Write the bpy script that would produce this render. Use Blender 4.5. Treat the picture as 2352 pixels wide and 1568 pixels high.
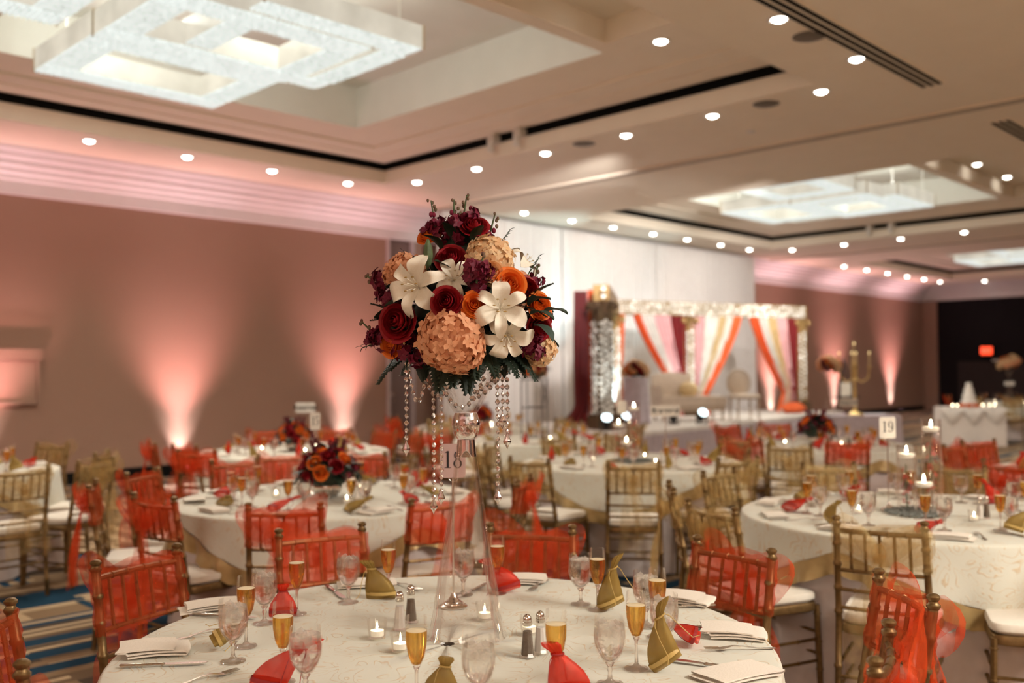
import bpy, math, random
from mathutils import Vector, Matrix, Euler
random.seed(11)
sin, cos, pi = math.sin, math.cos, math.pi
for o in list(bpy.data.objects): bpy.data.objects.remove(o)
S = bpy.context.scene
C = S.collection

# ------------------------------------------------------------------ camera
YAW, PITCH, ROLL = math.radians(44.567), math.radians(1.748), math.radians(-0.416)
SY, CY = sin(YAW), cos(YAW)
CAMZ = 1.54
fwd = Vector((CY*cos(PITCH), SY*cos(PITCH), sin(PITCH)))
rgt = Vector((SY, -CY, 0)); upv = rgt.cross(fwd)
r2 = rgt*cos(ROLL)+upv*sin(ROLL); u2 = upv*cos(ROLL)-rgt*sin(ROLL)
cam = bpy.data.cameras.new('camera'); camo = bpy.data.objects.new('camera', cam); C.objects.link(camo)
camo.matrix_world = Matrix(((r2.x,u2.x,-fwd.x,0),(r2.y,u2.y,-fwd.y,0),(r2.z,u2.z,-fwd.z,CAMZ),(0,0,0,1)))
cam.sensor_width = 36; cam.lens = 2185.57*36/2352; cam.clip_start = .05; cam.clip_end = 200
cam.dof.use_dof = True; cam.dof.focus_distance = 2.62; cam.dof.aperture_fstop = 1.9
S.camera = camo

def P(l, d, z=0.0):            # metres to the side / ahead of the camera foot -> room coordinates
    return Vector((l*SY+d*CY, -l*CY+d*SY, z))
def LD(v): return v.x*SY-v.y*CY, v.x*CY+v.y*SY

# ------------------------------------------------------------------ world, exposure, lights of the room
w = bpy.data.worlds.new('world'); S.world = w; w.use_nodes = True
bg = w.node_tree.nodes['Background']; bg.inputs[0].default_value = (1,.82,.62,1); bg.inputs[1].default_value = .12
S.view_settings.view_transform = 'Standard'; S.view_settings.look = 'None'
S.view_settings.gamma = 1; S.view_settings.use_curve_mapping = False
S.view_settings.exposure = 0.0
cy_ = S.cycles
cy_.max_bounces = 8; cy_.diffuse_bounces = 4; cy_.glossy_bounces = 3; cy_.transmission_bounces = 8; cy_.transparent_max_bounces = 12
cy_.use_adaptive_sampling = True; cy_.adaptive_threshold = .12; cy_.adaptive_min_samples = 16
cy_.sample_clamp_indirect = 4; cy_.sample_clamp_direct = 0; cy_.caustics_reflective = False; cy_.caustics_refractive = True
cy_.use_denoising = True
try: cy_.use_light_tree = True
except Exception: pass

def lamp(name, kind, loc, energy, color, aim=None, **kw):
    l = bpy.data.lights.new(name, kind); l.energy = energy*.60; l.color = color
    for k, v in kw.items(): setattr(l, k, v)
    o = bpy.data.objects.new(name, l); C.objects.link(o); o.location = loc
    if aim is not None:
        o.rotation_euler = (Vector(aim)-Vector(loc)).to_track_quat('-Z', 'Y').to_euler()
    return o
WARM = (1, .80, .58); PINK = (1, .50, .58)
# lamps inside each bay's chandelier; the bays behind the camera go on the same way
def chandelier_lamps(x, y, e, up):
    for (dx, dy) in ((-.45, 1.3), (1.3, 1.3), (-.45, 0), (1.5, .1), (-.45, -1.1), (1.6, -1.2)):
        lamp('chandelier_lamp', 'SPOT', (x+dx, y+dy, 4.46), e/6, (1, .90, .74), (x+dx, y+dy, 0), spot_size=math.radians(158), spot_blend=.6, shadow_soft_size=.06)
    for (dx, dy) in ((-.2, .75), (1.0, -.6)):
        lamp('chandelier_uplamp', 'POINT', (x+dx, y+dy, 4.98), up/2, (.95, 1, .92), shadow_soft_size=.08)
for (x, y, e, u) in ((3.9, 8.2, 1000, 120), (16.2, 8.2, 850, 190), (28.1, 8.2, 480, 80)): chandelier_lamps(x, y, e, u)
for (x, y, e) in ((3.9, -3.4, 1150), (-7.5, 7.5, 500), (16, -3.4, 650), (-7.5, -3.4, 500)):
    lamp('chandelier_light', 'AREA', (x, y, 4.46), e, (1, .94, .82), (x, y, 0), shape='RECTANGLE', size=3.4, size_y=2.6)
# pink LED uplights at the foot of the wall
YN_ = -13
UPX = (3.95, 6.72, 9.72, 24.3, 28.2, 32.4)
for x in UPX:
    e = 1.0 if x < 20 else 1.5
    lamp('uplight_beam', 'SPOT', (x, 13.22, .22), 230*e, PINK, (x, 13.66, 3.2), spot_size=math.radians(58), spot_blend=1, shadow_soft_size=.05)
    lamp('uplight_mid', 'SPOT', (x, 13.42, .15), 300*e, (1, .64, .68), (x, 13.70, 1.7), spot_size=math.radians(40), spot_blend=1, shadow_soft_size=.05)
    lamp('uplight_core', 'SPOT', (x, 13.52, .12), 210*e, (1, .88, .90), (x, 13.70, .95), spot_size=math.radians(56), spot_blend=1, shadow_soft_size=.05)
    lamp('uplight_wash', 'SPOT', (x, 12.95, .25), 470*e, (1, .44, .42), (x, 13.70, 3.1), spot_size=math.radians(70), spot_blend=1, shadow_soft_size=.06)
    lamp('ceiling_fill', 'SPOT', (x, 13.20, .25), 230*e, (1, .66, .66), (x-.2, 11.2, 4.5), spot_size=math.radians(120), spot_blend=1, shadow_soft_size=.08)  # extra wide lamp by each uplight, added to tint the ceiling
for x in (-9, -3, 3, 9, 15, 21): lamp('ceiling_fill', 'SPOT', (x, YN_+.4, .25), 1600, (1, .66, .47), (x, YN_+2.5, 4.5), spot_size=math.radians(130), spot_blend=1, shadow_soft_size=.08)  # amber fill lamps added along the unseen right wall to lift the ceiling
for y in (-9, -3, 3, 9): lamp('ceiling_fill', 'SPOT', (-12.6, y, .25), 1600, (1, .66, .47), (-10.5, y, 4.5), spot_size=math.radians(130), spot_blend=1, shadow_soft_size=.08)  # same added amber fill along the unseen back wall
# unseen wash spots, added high before the stage to brighten drape and stage
for (x, y, tx, ty, tz, e, c) in ((9.8, 7.4, 13.5, 13.0, 2.9, 1700, (1, .95, .9)), (13.0, 6.8, 17.0, 12.9, 2.6, 1700, (1, .95, .9)), (17, 6.5, 20.5, 12.9, 2.4, 1350, (1, .95, .9))):
    lamp('stage_light', 'SPOT', (x, y, 4.2), e, c, (tx, ty, tz), spot_size=math.radians(56), spot_blend=.9, shadow_soft_size=.12)
lamp('stage_light', 'SPOT', (14.3, 11.3, .75), 460, (.62, .92, 1), (14.4, 12.9, 4.1), spot_size=math.radians(60), spot_blend=.8, shadow_soft_size=.05)
lamp('stage_light', 'SPOT', (17.5, 11.3, .75), 260, (.68, .92, 1), (16.6, 12.9, 4.1), spot_size=math.radians(60), spot_blend=.8, shadow_soft_size=.05)

for (l, d, tl, td, e) in ((1.30, 14.55, 1.44, 15.17, 70), (3.3, 18.7, 3.55, 19.35, 60), (6.0, 20.1, 6.25, 20.75, 60)):       # near pillar's floor spotlight; the two farther ones are added to light discs
    lamp('stage_light', 'SPOT', P(l, d, .78), e, (.95, 1, .95), P(tl, td, 2.2), spot_size=math.radians(70), spot_blend=.8, shadow_soft_size=.05)

# ------------------------------------------------------------------ materials
MATS = {}
def nodes(name):
    m = bpy.data.materials.new(name); m.use_nodes = True; nt = m.node_tree
    return m, nt, nt.nodes['Principled BSDF'], nt.nodes['Material Output']
def N(nt, t, **kw):
    n = nt.nodes.new(t)
    for k, v in kw.items():
        if k.startswith('i_'):
            key = k[2:]; n.inputs[int(key) if key.isdigit() else key.replace('_', ' ')].default_value = v
        else: setattr(n, k, v)
    return n
def rgb(c): return (*c, 1)
def mat(name, col, rough=.5, metal=0, col2=None, scale=30, bump=0, emit=0, emitc=None, sheen=0, coord='Object', spec=None, detail=3):
    m, nt, b, out = nodes(name)
    b.inputs['Roughness'].default_value = rough; b.inputs['Metallic'].default_value = metal
    if spec is not None: b.inputs['Specular IOR Level'].default_value = spec
    tc = N(nt, 'ShaderNodeTexCoord')
    nz = N(nt, 'ShaderNodeTexNoise', i_Scale=scale, i_Detail=detail); nt.links.new(tc.outputs[coord], nz.inputs['Vector'])
    c2 = col2 or tuple(x*.86 for x in col)
    r = N(nt, 'ShaderNodeValToRGB'); r.color_ramp.elements[0].position = .35; r.color_ramp.elements[1].position = .65
    r.color_ramp.elements[0].color = rgb(c2); r.color_ramp.elements[1].color = rgb(col)
    nt.links.new(nz.outputs['Fac'], r.inputs['Fac']); nt.links.new(r.outputs['Color'], b.inputs['Base Color'])
    if bump:
        bp = N(nt, 'ShaderNodeBump', i_Strength=bump, i_Distance=.01); nt.links.new(nz.outputs['Fac'], bp.inputs['Height']); nt.links.new(bp.outputs['Normal'], b.inputs['Normal'])
    if emit:
        b.inputs['Emission Color'].default_value = rgb(emitc or col); b.inputs['Emission Strength'].default_value = emit
    if sheen: b.inputs['Sheen Weight'].default_value = sheen
    if emit: m.cycles.emission_sampling = 'NONE'
    MATS[name] = m; return m
def island(name, cols, rough=.5, spec=.3, trans=0):      # colour varies from petal to petal
    m, nt, b, out = nodes(name); b.inputs['Roughness'].default_value = rough; b.inputs['Specular IOR Level'].default_value = spec
    g = N(nt, 'ShaderNodeNewGeometry'); r = N(nt, 'ShaderNodeValToRGB'); e = r.color_ramp.elements
    e[0].color = rgb(cols[0]); e[1].color = rgb(cols[-1])
    for i, c in enumerate(cols[1:-1]): e.new((i+1)/(len(cols)-1)).color = rgb(c)
    nt.links.new(g.outputs['Random Per Island'], r.inputs['Fac']); nt.links.new(r.outputs['Color'], b.inputs['Base Color'])
    if trans:
        t = N(nt, 'ShaderNodeBsdfTranslucent'); nt.links.new(r.outputs['Color'], t.inputs['Color'])
        mx = N(nt, 'ShaderNodeMixShader', i_Fac=trans); nt.links.new(b.outputs[0], mx.inputs[1]); nt.links.new(t.outputs[0], mx.inputs[2]); nt.links.new(mx.outputs[0], out.inputs['Surface'])
    MATS[name] = m; return m
def sheer(name, col, fac, weave=0):                        # organza and tulle
    m, nt, b, out = nodes(name); nt.nodes.remove(b)
    d = N(nt, 'ShaderNodeBsdfDiffuse', i_Color=rgb(col)); t = N(nt, 'ShaderNodeBsdfTranslucent', i_Color=rgb(col)); g = N(nt, 'ShaderNodeBsdfGlossy', i_Color=rgb(tuple(min(1, c*1.3+.1) for c in col)), i_Roughness=.45)
    m1 = N(nt, 'ShaderNodeMixShader', i_Fac=.45); nt.links.new(d.outputs[0], m1.inputs[1]); nt.links.new(t.outputs[0], m1.inputs[2])
    m2 = N(nt, 'ShaderNodeMixShader', i_Fac=.1); nt.links.new(m1.outputs[0], m2.inputs[1]); nt.links.new(g.outputs[0], m2.inputs[2])
    tr = N(nt, 'ShaderNodeBsdfTransparent', i_Color=rgb(tuple(.8+.2*c for c in col)))
    mx = N(nt, 'ShaderNodeMixShader')
    tc = N(nt, 'ShaderNodeTexCoord'); nz = N(nt, 'ShaderNodeTexNoise', i_Scale=22, i_Detail=2); nt.links.new(tc.outputs['Object'], nz.inputs['Vector'])
    mr = N(nt, 'ShaderNodeMapRange', i_1=.3, i_2=.7, i_3=fac-.13, i_4=fac+.13); nt.links.new(nz.outputs['Fac'], mr.inputs[0]); nt.links.new(mr.outputs[0], mx.inputs[0])
    nt.links.new(tr.outputs[0], mx.inputs[1]); nt.links.new(m2.outputs[0], mx.inputs[2]); nt.links.new(mx.outputs[0], out.inputs['Surface'])
    MATS[name] = m; return m
def thin_glass(name, tint=(1, 1, 1), ior=1.5, rough=.02, boost=0, edge=.35):
    m, nt, b, out = nodes(name); nt.nodes.remove(b)
    tr = N(nt, 'ShaderNodeBsdfTransparent', i_Color=rgb(tint)); g = N(nt, 'ShaderNodeBsdfGlossy', i_Color=(1, .97, .95, 1), i_Roughness=rough)
    fr = N(nt, 'ShaderNodeFresnel', i_IOR=ior); mx = N(nt, 'ShaderNodeMixShader')
    ad = N(nt, 'ShaderNodeMath', operation='MULTIPLY_ADD', i_1=edge, i_2=boost); ad.use_clamp = True
    nt.links.new(fr.outputs[0], ad.inputs[0]); nt.links.new(ad.outputs[0], mx.inputs[0])
    nt.links.new(tr.outputs[0], mx.inputs[1]); nt.links.new(g.outputs[0], mx.inputs[2]); nt.links.new(mx.outputs[0], out.inputs['Surface'])
    MATS[name] = m; return m
def refract(name, col=(1, 1, 1), ior=1.45, rough=0, bump=0, clear=0):
    m, nt, b, out = nodes(name); nt.nodes.remove(b)
    g = N(nt, 'ShaderNodeBsdfGlass', i_Color=rgb(col), i_Roughness=rough, i_IOR=ior); s = g.outputs[0]
    if bump:
        tc = N(nt, 'ShaderNodeTexCoord'); nz = N(nt, 'ShaderNodeTexNoise', i_Scale=90, i_Detail=2); nt.links.new(tc.outputs['Object'], nz.inputs['Vector'])
        bp = N(nt, 'ShaderNodeBump', i_Strength=bump, i_Distance=.01); nt.links.new(nz.outputs['Fac'], bp.inputs['Height']); nt.links.new(bp.outputs[0], g.inputs['Normal'])
    if clear:
        tr = N(nt, 'ShaderNodeBsdfTransparent', i_Color=rgb(col)); mx = N(nt, 'ShaderNodeMixShader', i_Fac=clear)
        nt.links.new(s, mx.inputs[1]); nt.links.new(tr.outputs[0], mx.inputs[2]); s = mx.outputs[0]
    nt.links.new(s, out.inputs['Surface']); MATS[name] = m; return m

mat('ceiling', (.90, .80, .67), .8, col2=(.88, .78, .65), scale=3, spec=.2)
mat('coffer', (.8, .78, .72), .8, col2=(.77, .75, .69), scale=3, spec=.2)
mat('crown', (.74, .72, .72), .6, col2=(.71, .69, .69), scale=4)
mat('wall', (.36, .228, .17), .85, col2=(.32, .20, .15), scale=160, bump=.15, spec=.2)
mat('black', (.006, .006, .006), .7, spec=.1)
mat('black_wall', (.012, .010, .012), .8, scale=8, spec=.15)
mat('dark_panel', (.035, .027, .026), .75, scale=8, spec=.2)
mat('grille', (.16, .13, .10), .6)
mat('lens', (1, .96, .88), .4, emit=22, emitc=(1, .95, .85))
mat('white_metal', (.8, .77, .72), .4)
mat('door', (.20, .14, .125), .6)
mat('door_trim', (.55, .47, .47), .5)
mat('gold', (.235, .145, .06), .42, metal=.7, col2=(.18, .11, .043), scale=45, bump=.1)
mat('bright_gold', (.75, .56, .24), .32, metal=.8, scale=20)
mat('cushion', (.84, .79, .70), .8, col2=(.80, .75, .66), scale=60, bump=.1, sheen=.3)
mat('under_cloth', (.66, .58, .56), .85, col2=(.62, .54, .52), scale=20, sheen=.2)
mat('satin', (.50, .36, .16), .32, col2=(.40, .28, .11), scale=14, sheen=.4, metal=.25)
mat('napkin', (.84, .78, .70), .9, col2=(.80, .74, .66), scale=180, bump=.15)
mat('silver', (.72, .66, .60), .2, metal=1, col2=(.66, .6, .55), scale=40)
mat('wax', (.92, .88, .78), .5, emit=.25, emitc=(1, .85, .6))
mat('flame', (1, .9, .6), .5, emit=60, emitc=(1, .88, .6))
mat('candle_tip', (1, .8, .4), .5, emit=1.6, emitc=(1, .75, .35))
mat('pepper', (.10, .075, .055), .9, col2=(.22, .17, .13), scale=900)
mat('salt', (.78, .74, .70), .9, col2=(.68, .64, .6), scale=900)
mat('card', (.80, .76, .68), .6, scale=8)
mat('card_in_pink_shade', (.58, .40, .38), .6, scale=8)  # cream card with pink light and shade put into its colour
mat('ink', (.012, .010, .012), .6)
mat('leaf', (.012, .028, .014), .5, col2=(.006, .014, .008), scale=30)
mat('leaf_grey', (.05, .085, .065), .55, col2=(.03, .055, .042), scale=30)
mat('stem', (.10, .15, .06), .6, col2=(.07, .10, .045), scale=60)
mat('bud', (.16, .13, .07), .6, col2=(.15, .03, .04), scale=60)
island('rose_red', [(.20, .004, .009), (.32, .008, .016), (.25, .005, .012)], .5)
island('rose_orange', [(.80, .16, .02), (.90, .24, .035), (.82, .19, .025)], .5, trans=.2)
island('rose_peach', [(.82, .45, .22), (.88, .55, .30)], .5, trans=.2)
island('hyd_peach', [(.78, .36, .19), (.85, .46, .27), (.80, .40, .22), (.88, .50, .31)], .6, trans=.25)
island('hyd_cream', [(.86, .58, .30), (.88, .68, .44), (.84, .52, .28), (.86, .74, .52)], .6, trans=.25)
island('stock', [(.10, .004, .018), (.18, .008, .035), (.13, .005, .025)], .55)
mat('lily', (.86, .82, .72), .5, col2=(.82, .77, .66), scale=25)
mat('anther', (.45, .30, .10), .7)
mat('orchid', (.55, .02, .035), .5, col2=(.65, .10, .06), scale=40)
sheer('organza_red', (.90, .12, .03), .30)
sheer('organza_gold', (.76, .56, .25), .20)
sheer('pouch_red', (.74, .045, .018), .68)
sheer('pouch_gold', (.40, .27, .075), .84)
mat('cord_red', (.33, .012, .012), .6)
mat('cord_gold', (.55, .38, .12), .5)
mat('rope_wrap', (.72, .60, .42), .6)
thin_glass('glass', (.99, .985, .975), 1.4, boost=.02, edge=.32)
thin_glass('glass_vase', (.985, .975, .97), 1.42, boost=.02, edge=.26)
refract('crystal', (1, .95, .93), 1.6, clear=.12)
refract('crystal_stem', (1, .97, .95), 1.5, clear=.35)
refract('water', (1, .99, .98), 1.33, clear=.4)
sheer('ice', (.92, .88, .84), .22)
refract('champagne', (.96, .74, .34), 1.34, clear=.4)
mat('foam', (.85, .72, .48), .6)
mat('pebbles', (.22, .23, .21), .4, col2=(.10, .11, .10), scale=70)
mat('drape_white', (.80, .76, .73), .85, col2=(.77, .73, .70), scale=10, sheen=.2)
mat('stage_white', (.80, .77, .74), .8, scale=10)
mat('stage_skirt', (.56, .50, .56), .85, scale=10)
mat('drape_red', (.22, .004, .008), .7, col2=(.16, .003, .006), scale=8, sheen=.1)
mat('drape_orange', (.85, .16, .045), .7, scale=8)
mat('drape_pink', (.80, .48, .50), .7, scale=8)
mat('drape_gold', (.72, .55, .30), .6, scale=8)
mat('drape_ivory', (.80, .78, .74), .7, scale=8)
mat('mandap_gold', (.42, .27, .11), .4, metal=.5, scale=10)
mat('pillar_brown', (.10, .06, .025), .6, scale=10)
mat('mandap_brown', (.10, .055, .025), .6, scale=30, bump=.3)
mat('disc', (.95, .95, .90), .3, metal=.2, emit=.08, emitc=(.9, .95, .85))  # faint emission stands in for light the mirror discs reflect
mat('sequin', (.75, .68, .48), .25, metal=.6, emit=.12, emitc=(.9, .9, .7))
mat('cream', (.68, .58, .48), .7, scale=20)
mat('cream_wood', (.55, .45, .35), .5, scale=20)
mat('black_metal', (.015, .015, .018), .4)
mat('grey_metal', (.22, .22, .23), .35, metal=.8)
mat('cool_lens', (.8, .95, 1), .3, emit=4, emitc=(.75, .93, 1))
mat('pink_lens', (1, .5, .6), .3, emit=10, emitc=(1, .45, .6))
mat('exit_red', (.9, .08, .03), .4, emit=2.2, emitc=(1, .07, .02))
mat('sign_white', (.75, .74, .70), .5)
mat('icing', (.85, .82, .78), .6)
mat('plate', (.62, .52, .50), .4)
mat('outlet', (.6, .5, .48), .4)
mat('wallpanel', (.38, .24, .18), .8, col2=(.35, .22, .165), scale=160)

# carpet: bands, bars and dashes along both directions of the room
def carpet():
    m, nt, b, out = nodes('carpet'); b.inputs['Roughness'].default_value = .95; b.inputs['Specular IOR Level'].default_value = .1
    tc = N(nt, 'ShaderNodeTexCoord'); L = nt.links.new
    def brick(scale_x, row, rot, off=(0, 0, 0), ramp=(), thr=None):
        mp = N(nt, 'ShaderNodeMapping'); mp.inputs['Rotation'].default_value = (0, 0, rot); mp.inputs['Location'].default_value = off
        L(tc.outputs['Object'], mp.inputs[0])
        br = N(nt, 'ShaderNodeTexBrick', offset=.37, offset_frequency=2); br.inputs['Color1'].default_value = (0, 0, 0, 1); br.inputs['Color2'].default_value = (1, 1, 1, 1)
        br.inputs['Mortar Size'].default_value = 0; br.inputs['Scale'].default_value = 1; br.inputs['Brick Width'].default_value = scale_x; br.inputs['Row Height'].default_value = row; br.inputs['Bias'].default_value = 0
        L(mp.outputs[0], br.inputs[0]); r = N(nt, 'ShaderNodeValToRGB'); r.color_ramp.interpolation = 'CONSTANT'
        els = r.color_ramp.elements
        els[0].position = ramp[0][0]; els[0].color = rgb(ramp[0][1]); els[1].position = ramp[1][0]; els[1].color = rgb(ramp[1][1])
        for p, c in ramp[2:]: els.new(p).color = rgb(c)
        L(br.outputs['Color'], r.inputs[0]); return r.outputs[0]
    tan, cream, brown, dk, blue, navy = (.28, .19, .115), (.56, .42, .27), (.18, .12, .075), (.09, .066, .05), (.016, .055, .10), (.008, .018, .045)
    base = brick(1.9, .155, 0, ramp=((0, brown), (.3, tan), (.55, dk), (.72, tan), (.9, blue)))
    bars = brick(1.1, .048, 0, (.3, .02, 0), ramp=((0, (0, 0, 0)), (.80, (1, 1, 1))))
    bars2 = brick(.75, .075, pi/2, (.1, .3, 0), ramp=((0, (0, 0, 0)), (.90, (1, 1, 1))))
    bl = brick(3.1, .14, 0, (.7, .4, 0), ramp=((0, (0, 0, 0)), (.86, (1, 1, 1))))
    bl2 = brick(.5, .06, pi/2, (.5, .1, 0), ramp=((0, (0, 0, 0)), (.92, (1, 1, 1))))
    def mix(f, a, c2):
        mx = N(nt, 'ShaderNodeMix', data_type='RGBA'); L(f, mx.inputs[0])
        if isinstance(a, tuple): mx.inputs[6].default_value = rgb(a)
        else: L(a, mx.inputs[6])
        mx.inputs[7].default_value = rgb(c2); return mx.outputs[2]
    c = mix(bars, base, cream); c = mix(bl, c, blue); c = mix(bars2, c, cream); c = mix(bl2, c, blue)
    nz = N(nt, 'ShaderNodeTexNoise', i_Scale=260, i_Detail=2); L(tc.outputs['Object'], nz.inputs['Vector'])
    mr = N(nt, 'ShaderNodeMapRange', i_1=.3, i_2=.7, i_3=.75, i_4=1.15); L(nz.outputs['Fac'], mr.inputs[0])
    vm = N(nt, 'ShaderNodeVectorMath', operation='SCALE'); L(c, vm.inputs[0]); L(mr.outputs[0], vm.inputs['Scale']); L(vm.outputs[0], b.inputs['Base Color'])
    MATS['carpet'] = m
carpet()
# tablecloth: woven ivory with stitched swirls
def lace(name, col, line, amount):
    m, nt, b, out = nodes(name); b.inputs['Roughness'].default_value = .8; b.inputs['Sheen Weight'].default_value = .2; L = nt.links.new
    tc = N(nt, 'ShaderNodeTexCoord'); n1 = N(nt, 'ShaderNodeTexNoise', i_Scale=6.5, i_Detail=1.5, i_Distortion=1.6); L(tc.outputs['Object'], n1.inputs['Vector'])
    mu = N(nt, 'ShaderNodeMath', operation='MULTIPLY', i_1=8.0); L(n1.outputs['Fac'], mu.inputs[0])
    fr = N(nt, 'ShaderNodeMath', operation='FRACT'); L(mu.outputs[0], fr.inputs[0])
    sb = N(nt, 'ShaderNodeMath', operation='SUBTRACT', i_1=.5); L(fr.outputs[0], sb.inputs[0]); ab = N(nt, 'ShaderNodeMath', operation='ABSOLUTE'); L(sb.outputs[0], ab.inputs[0])
    mr = N(nt, 'ShaderNodeMapRange', i_1=.02, i_2=.12, i_3=amount, i_4=0); L(ab.outputs[0], mr.inputs[0])
    n2 = N(nt, 'ShaderNodeTexNoise', i_Scale=12, i_Detail=2); L(tc.outputs['Object'], n2.inputs['Vector'])
    m2 = N(nt, 'ShaderNodeMapRange', i_1=.38, i_2=.55); L(n2.outputs['Fac'], m2.inputs[0])
    fm = N(nt, 'ShaderNodeMath', operation='MULTIPLY'); L(mr.outputs[0], fm.inputs[0]); L(m2.outputs[0], fm.inputs[1])
    mx = N(nt, 'ShaderNodeMix', data_type='RGBA'); L(fm.outputs[0], mx.inputs[0]); mx.inputs[6].default_value = rgb(col); mx.inputs[7].default_value = rgb(line)
    L(mx.outputs[2], b.inputs['Base Color'])
    bp = N(nt, 'ShaderNodeBump', i_Strength=.3, i_Distance=.004); L(fm.outputs[0], bp.inputs['Height']); L(bp.outputs[0], b.inputs['Normal'])
    MATS[name] = m
lace('overlay', (.67, .67, .59), (.60, .45, .28), .8)
# fabric side and crystal-rod underside of the chandeliers
def glow(name, col, strength, scale, lo, hi, stretch=(1, 1, 1)):
    m, nt, b, out = nodes(name); L = nt.links.new; b.inputs['Base Color'].default_value = rgb(tuple(c*.3 for c in col)); b.inputs['Roughness'].default_value = .5
    tc = N(nt, 'ShaderNodeTexCoord'); mp = N(nt, 'ShaderNodeMapping'); mp.inputs['Scale'].default_value = stretch; L(tc.outputs['Object'], mp.inputs[0])
    nz = N(nt, 'ShaderNodeTexNoise', i_Scale=scale, i_Detail=3); L(mp.outputs[0], nz.inputs['Vector'])
    mr = N(nt, 'ShaderNodeMapRange', i_1=.3, i_2=.7, i_3=lo*strength, i_4=hi*strength); L(nz.outputs['Fac'], mr.inputs[0])
    b.inputs['Emission Color'].default_value = rgb(col); L(mr.outputs[0], b.inputs['Emission Strength']); m.cycles.emission_sampling = 'NONE'; MATS[name] = m
glow('lamp_fabric', (.90, .85, .72), .58, 2.2, .75, 1.25)
glow('lamp_crystal', (.90, .97, .93), .76, 30, .75, 1.2, (1, 1, .1))

# ------------------------------------------------------------------ mesh helpers
class MB:
    def __init__(s): s.v = []; s.f = []
    def add(s, vs, fs):
        o = len(s.v); s.v += [tuple(v) for v in vs]; s.f += [tuple(i+o for i in f) for f in fs]; return s
    def box(s, c, d, rot=0):
        x, y, z = c; a, b, h = d[0]/2, d[1]/2, d[2]/2; cr, sr = cos(rot), sin(rot); vs = []
        for k in (-1, 1):
            for (i, j) in ((-1, -1), (1, -1), (1, 1), (-1, 1)):
                px, py = i*a, j*b; vs.append((x+px*cr-py*sr, y+px*sr+py*cr, z+k*h))
        return s.add(vs, [(3, 2, 1, 0), (4, 5, 6, 7), (0, 1, 5, 4), (1, 2, 6, 5), (2, 3, 7, 6), (3, 0, 4, 7)])
    def tube(s, path, rad, n=8, caps=True, closed=False):
        path = [Vector(p) for p in path]; m = len(path)
        if not hasattr(rad, '__len__'): rad = [rad]*m
        ref = None; vs = []
        for i, p in enumerate(path):
            a = path[(i-1) % m] if closed or i > 0 else p; b = path[(i+1) % m] if closed or i < m-1 else p
            t = (b-a).normalized()
            if ref is None: ref = Vector((0, 0, 1)) if abs(t.z) < .9 else Vector((1, 0, 0))
            ref = (ref-t*ref.dot(t))
            if ref.length < 1e-6: ref = t.orthogonal()
            ref.normalize(); q = t.cross(ref)
            for k in range(n):
                an = 2*pi*k/n; vs.append(p+(ref*cos(an)+q*sin(an))*rad[i])
        fs = []
        for i in range(m if closed else m-1):
            j = (i+1) % m
            for k in range(n): fs.append((i*n+k, i*n+(k+1) % n, j*n+(k+1) % n, j*n+k))
        if caps and not closed: fs.append(tuple(reversed(range(n)))); fs.append(tuple((m-1)*n+k for k in range(n)))
        return s.add(vs, fs)
    def cyl(s, p0, p1, r0, r1=None, n=10): return s.tube([p0, p1], [r0, r0 if r1 is None else r1], n)
    def lathe(s, prof, n=20, c=(0, 0, 0), closed=False):
        vs = []; fs = []; m = len(prof)
        for (r, z) in prof:
            for k in range(n): an = 2*pi*k/n; vs.append((c[0]+max(r, 1e-5)*cos(an), c[1]+max(r, 1e-5)*sin(an), c[2]+z))
        for i in range(m if closed else m-1):
            j = (i+1) % m
            for k in range(n): fs.append((i*n+k, i*n+(k+1) % n, j*n+(k+1) % n, j*n+k))
        return s.add(vs, fs)
    def grid(s, fn, nu, nv, closed=False):
        vs = []; fs = []; w = nu if closed else nu+1
        for j in range(nv+1):
            for i in range(w): vs.append(fn(i/nu, j/nv))
        for j in range(nv):
            for i in range(nu): a = j*w+i; b = j*w+(i+1) % w; fs.append((a, b, b+w, a+w))
        return s.add(vs, fs)
    def ell(s, c, r, nu=10, nv=6):
        r = r if hasattr(r, '__len__') else (r, r, r)
        return s.grid(lambda u, v: (c[0]+r[0]*cos(2*pi*u)*sin(pi*max(.001, min(.999, v))), c[1]+r[1]*sin(2*pi*u)*sin(pi*max(.001, min(.999, v))), c[2]-r[2]*cos(pi*v)), nu, nv, True)
    def xf(s, M):
        s.v = [tuple(M @ Vector(v)) for v in s.v]; return s
    def merge(s, o, M=None):
        return s.add([M @ Vector(v) for v in o.v] if M else o.v, o.f)
    def mesh(s, name, m, smooth=True, angle=42):
        me = bpy.data.meshes.new(name); me.from_pydata(s.v, [], s.f); me.materials.append(MATS[m] if isinstance(m, str) else m)
        me.polygons.foreach_set('use_smooth', [smooth]*len(me.polygons))
        if smooth and angle:
            try: me.set_sharp_from_angle(angle=math.radians(angle))
            except Exception: pass
        me.update(); return me
def obj(name, me, parent=None, M=None):
    o = bpy.data.objects.new(name, me); C.objects.link(o)
    if parent: o.parent = parent
    if M is not None: o.matrix_local = M if isinstance(M, Matrix) else Matrix.Translation(M)
    return o
LABELS = {}
def tag(o, label, cat, group=None, kind=None):
    o['label'] = label; o['category'] = cat
    if group: o['group'] = group
    if kind: o['kind'] = kind
    return o
def tree(parts, parent):
    for p in parts:
        o = obj(p[0], p[1], parent, p[2] if len(p) > 2 else None)
        if len(p) > 3: tree(p[3], o)
def inst(name, parts, M, label, cat, group=None):     # a thing: an Empty at its base with its parts
    o = obj(name, None, None, M); tag(o, label, cat, group); tree(parts, o); return o
def one(name, me, M, label, cat, group=None): return tag(obj(name, me, None, M), label, cat, group)
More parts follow.
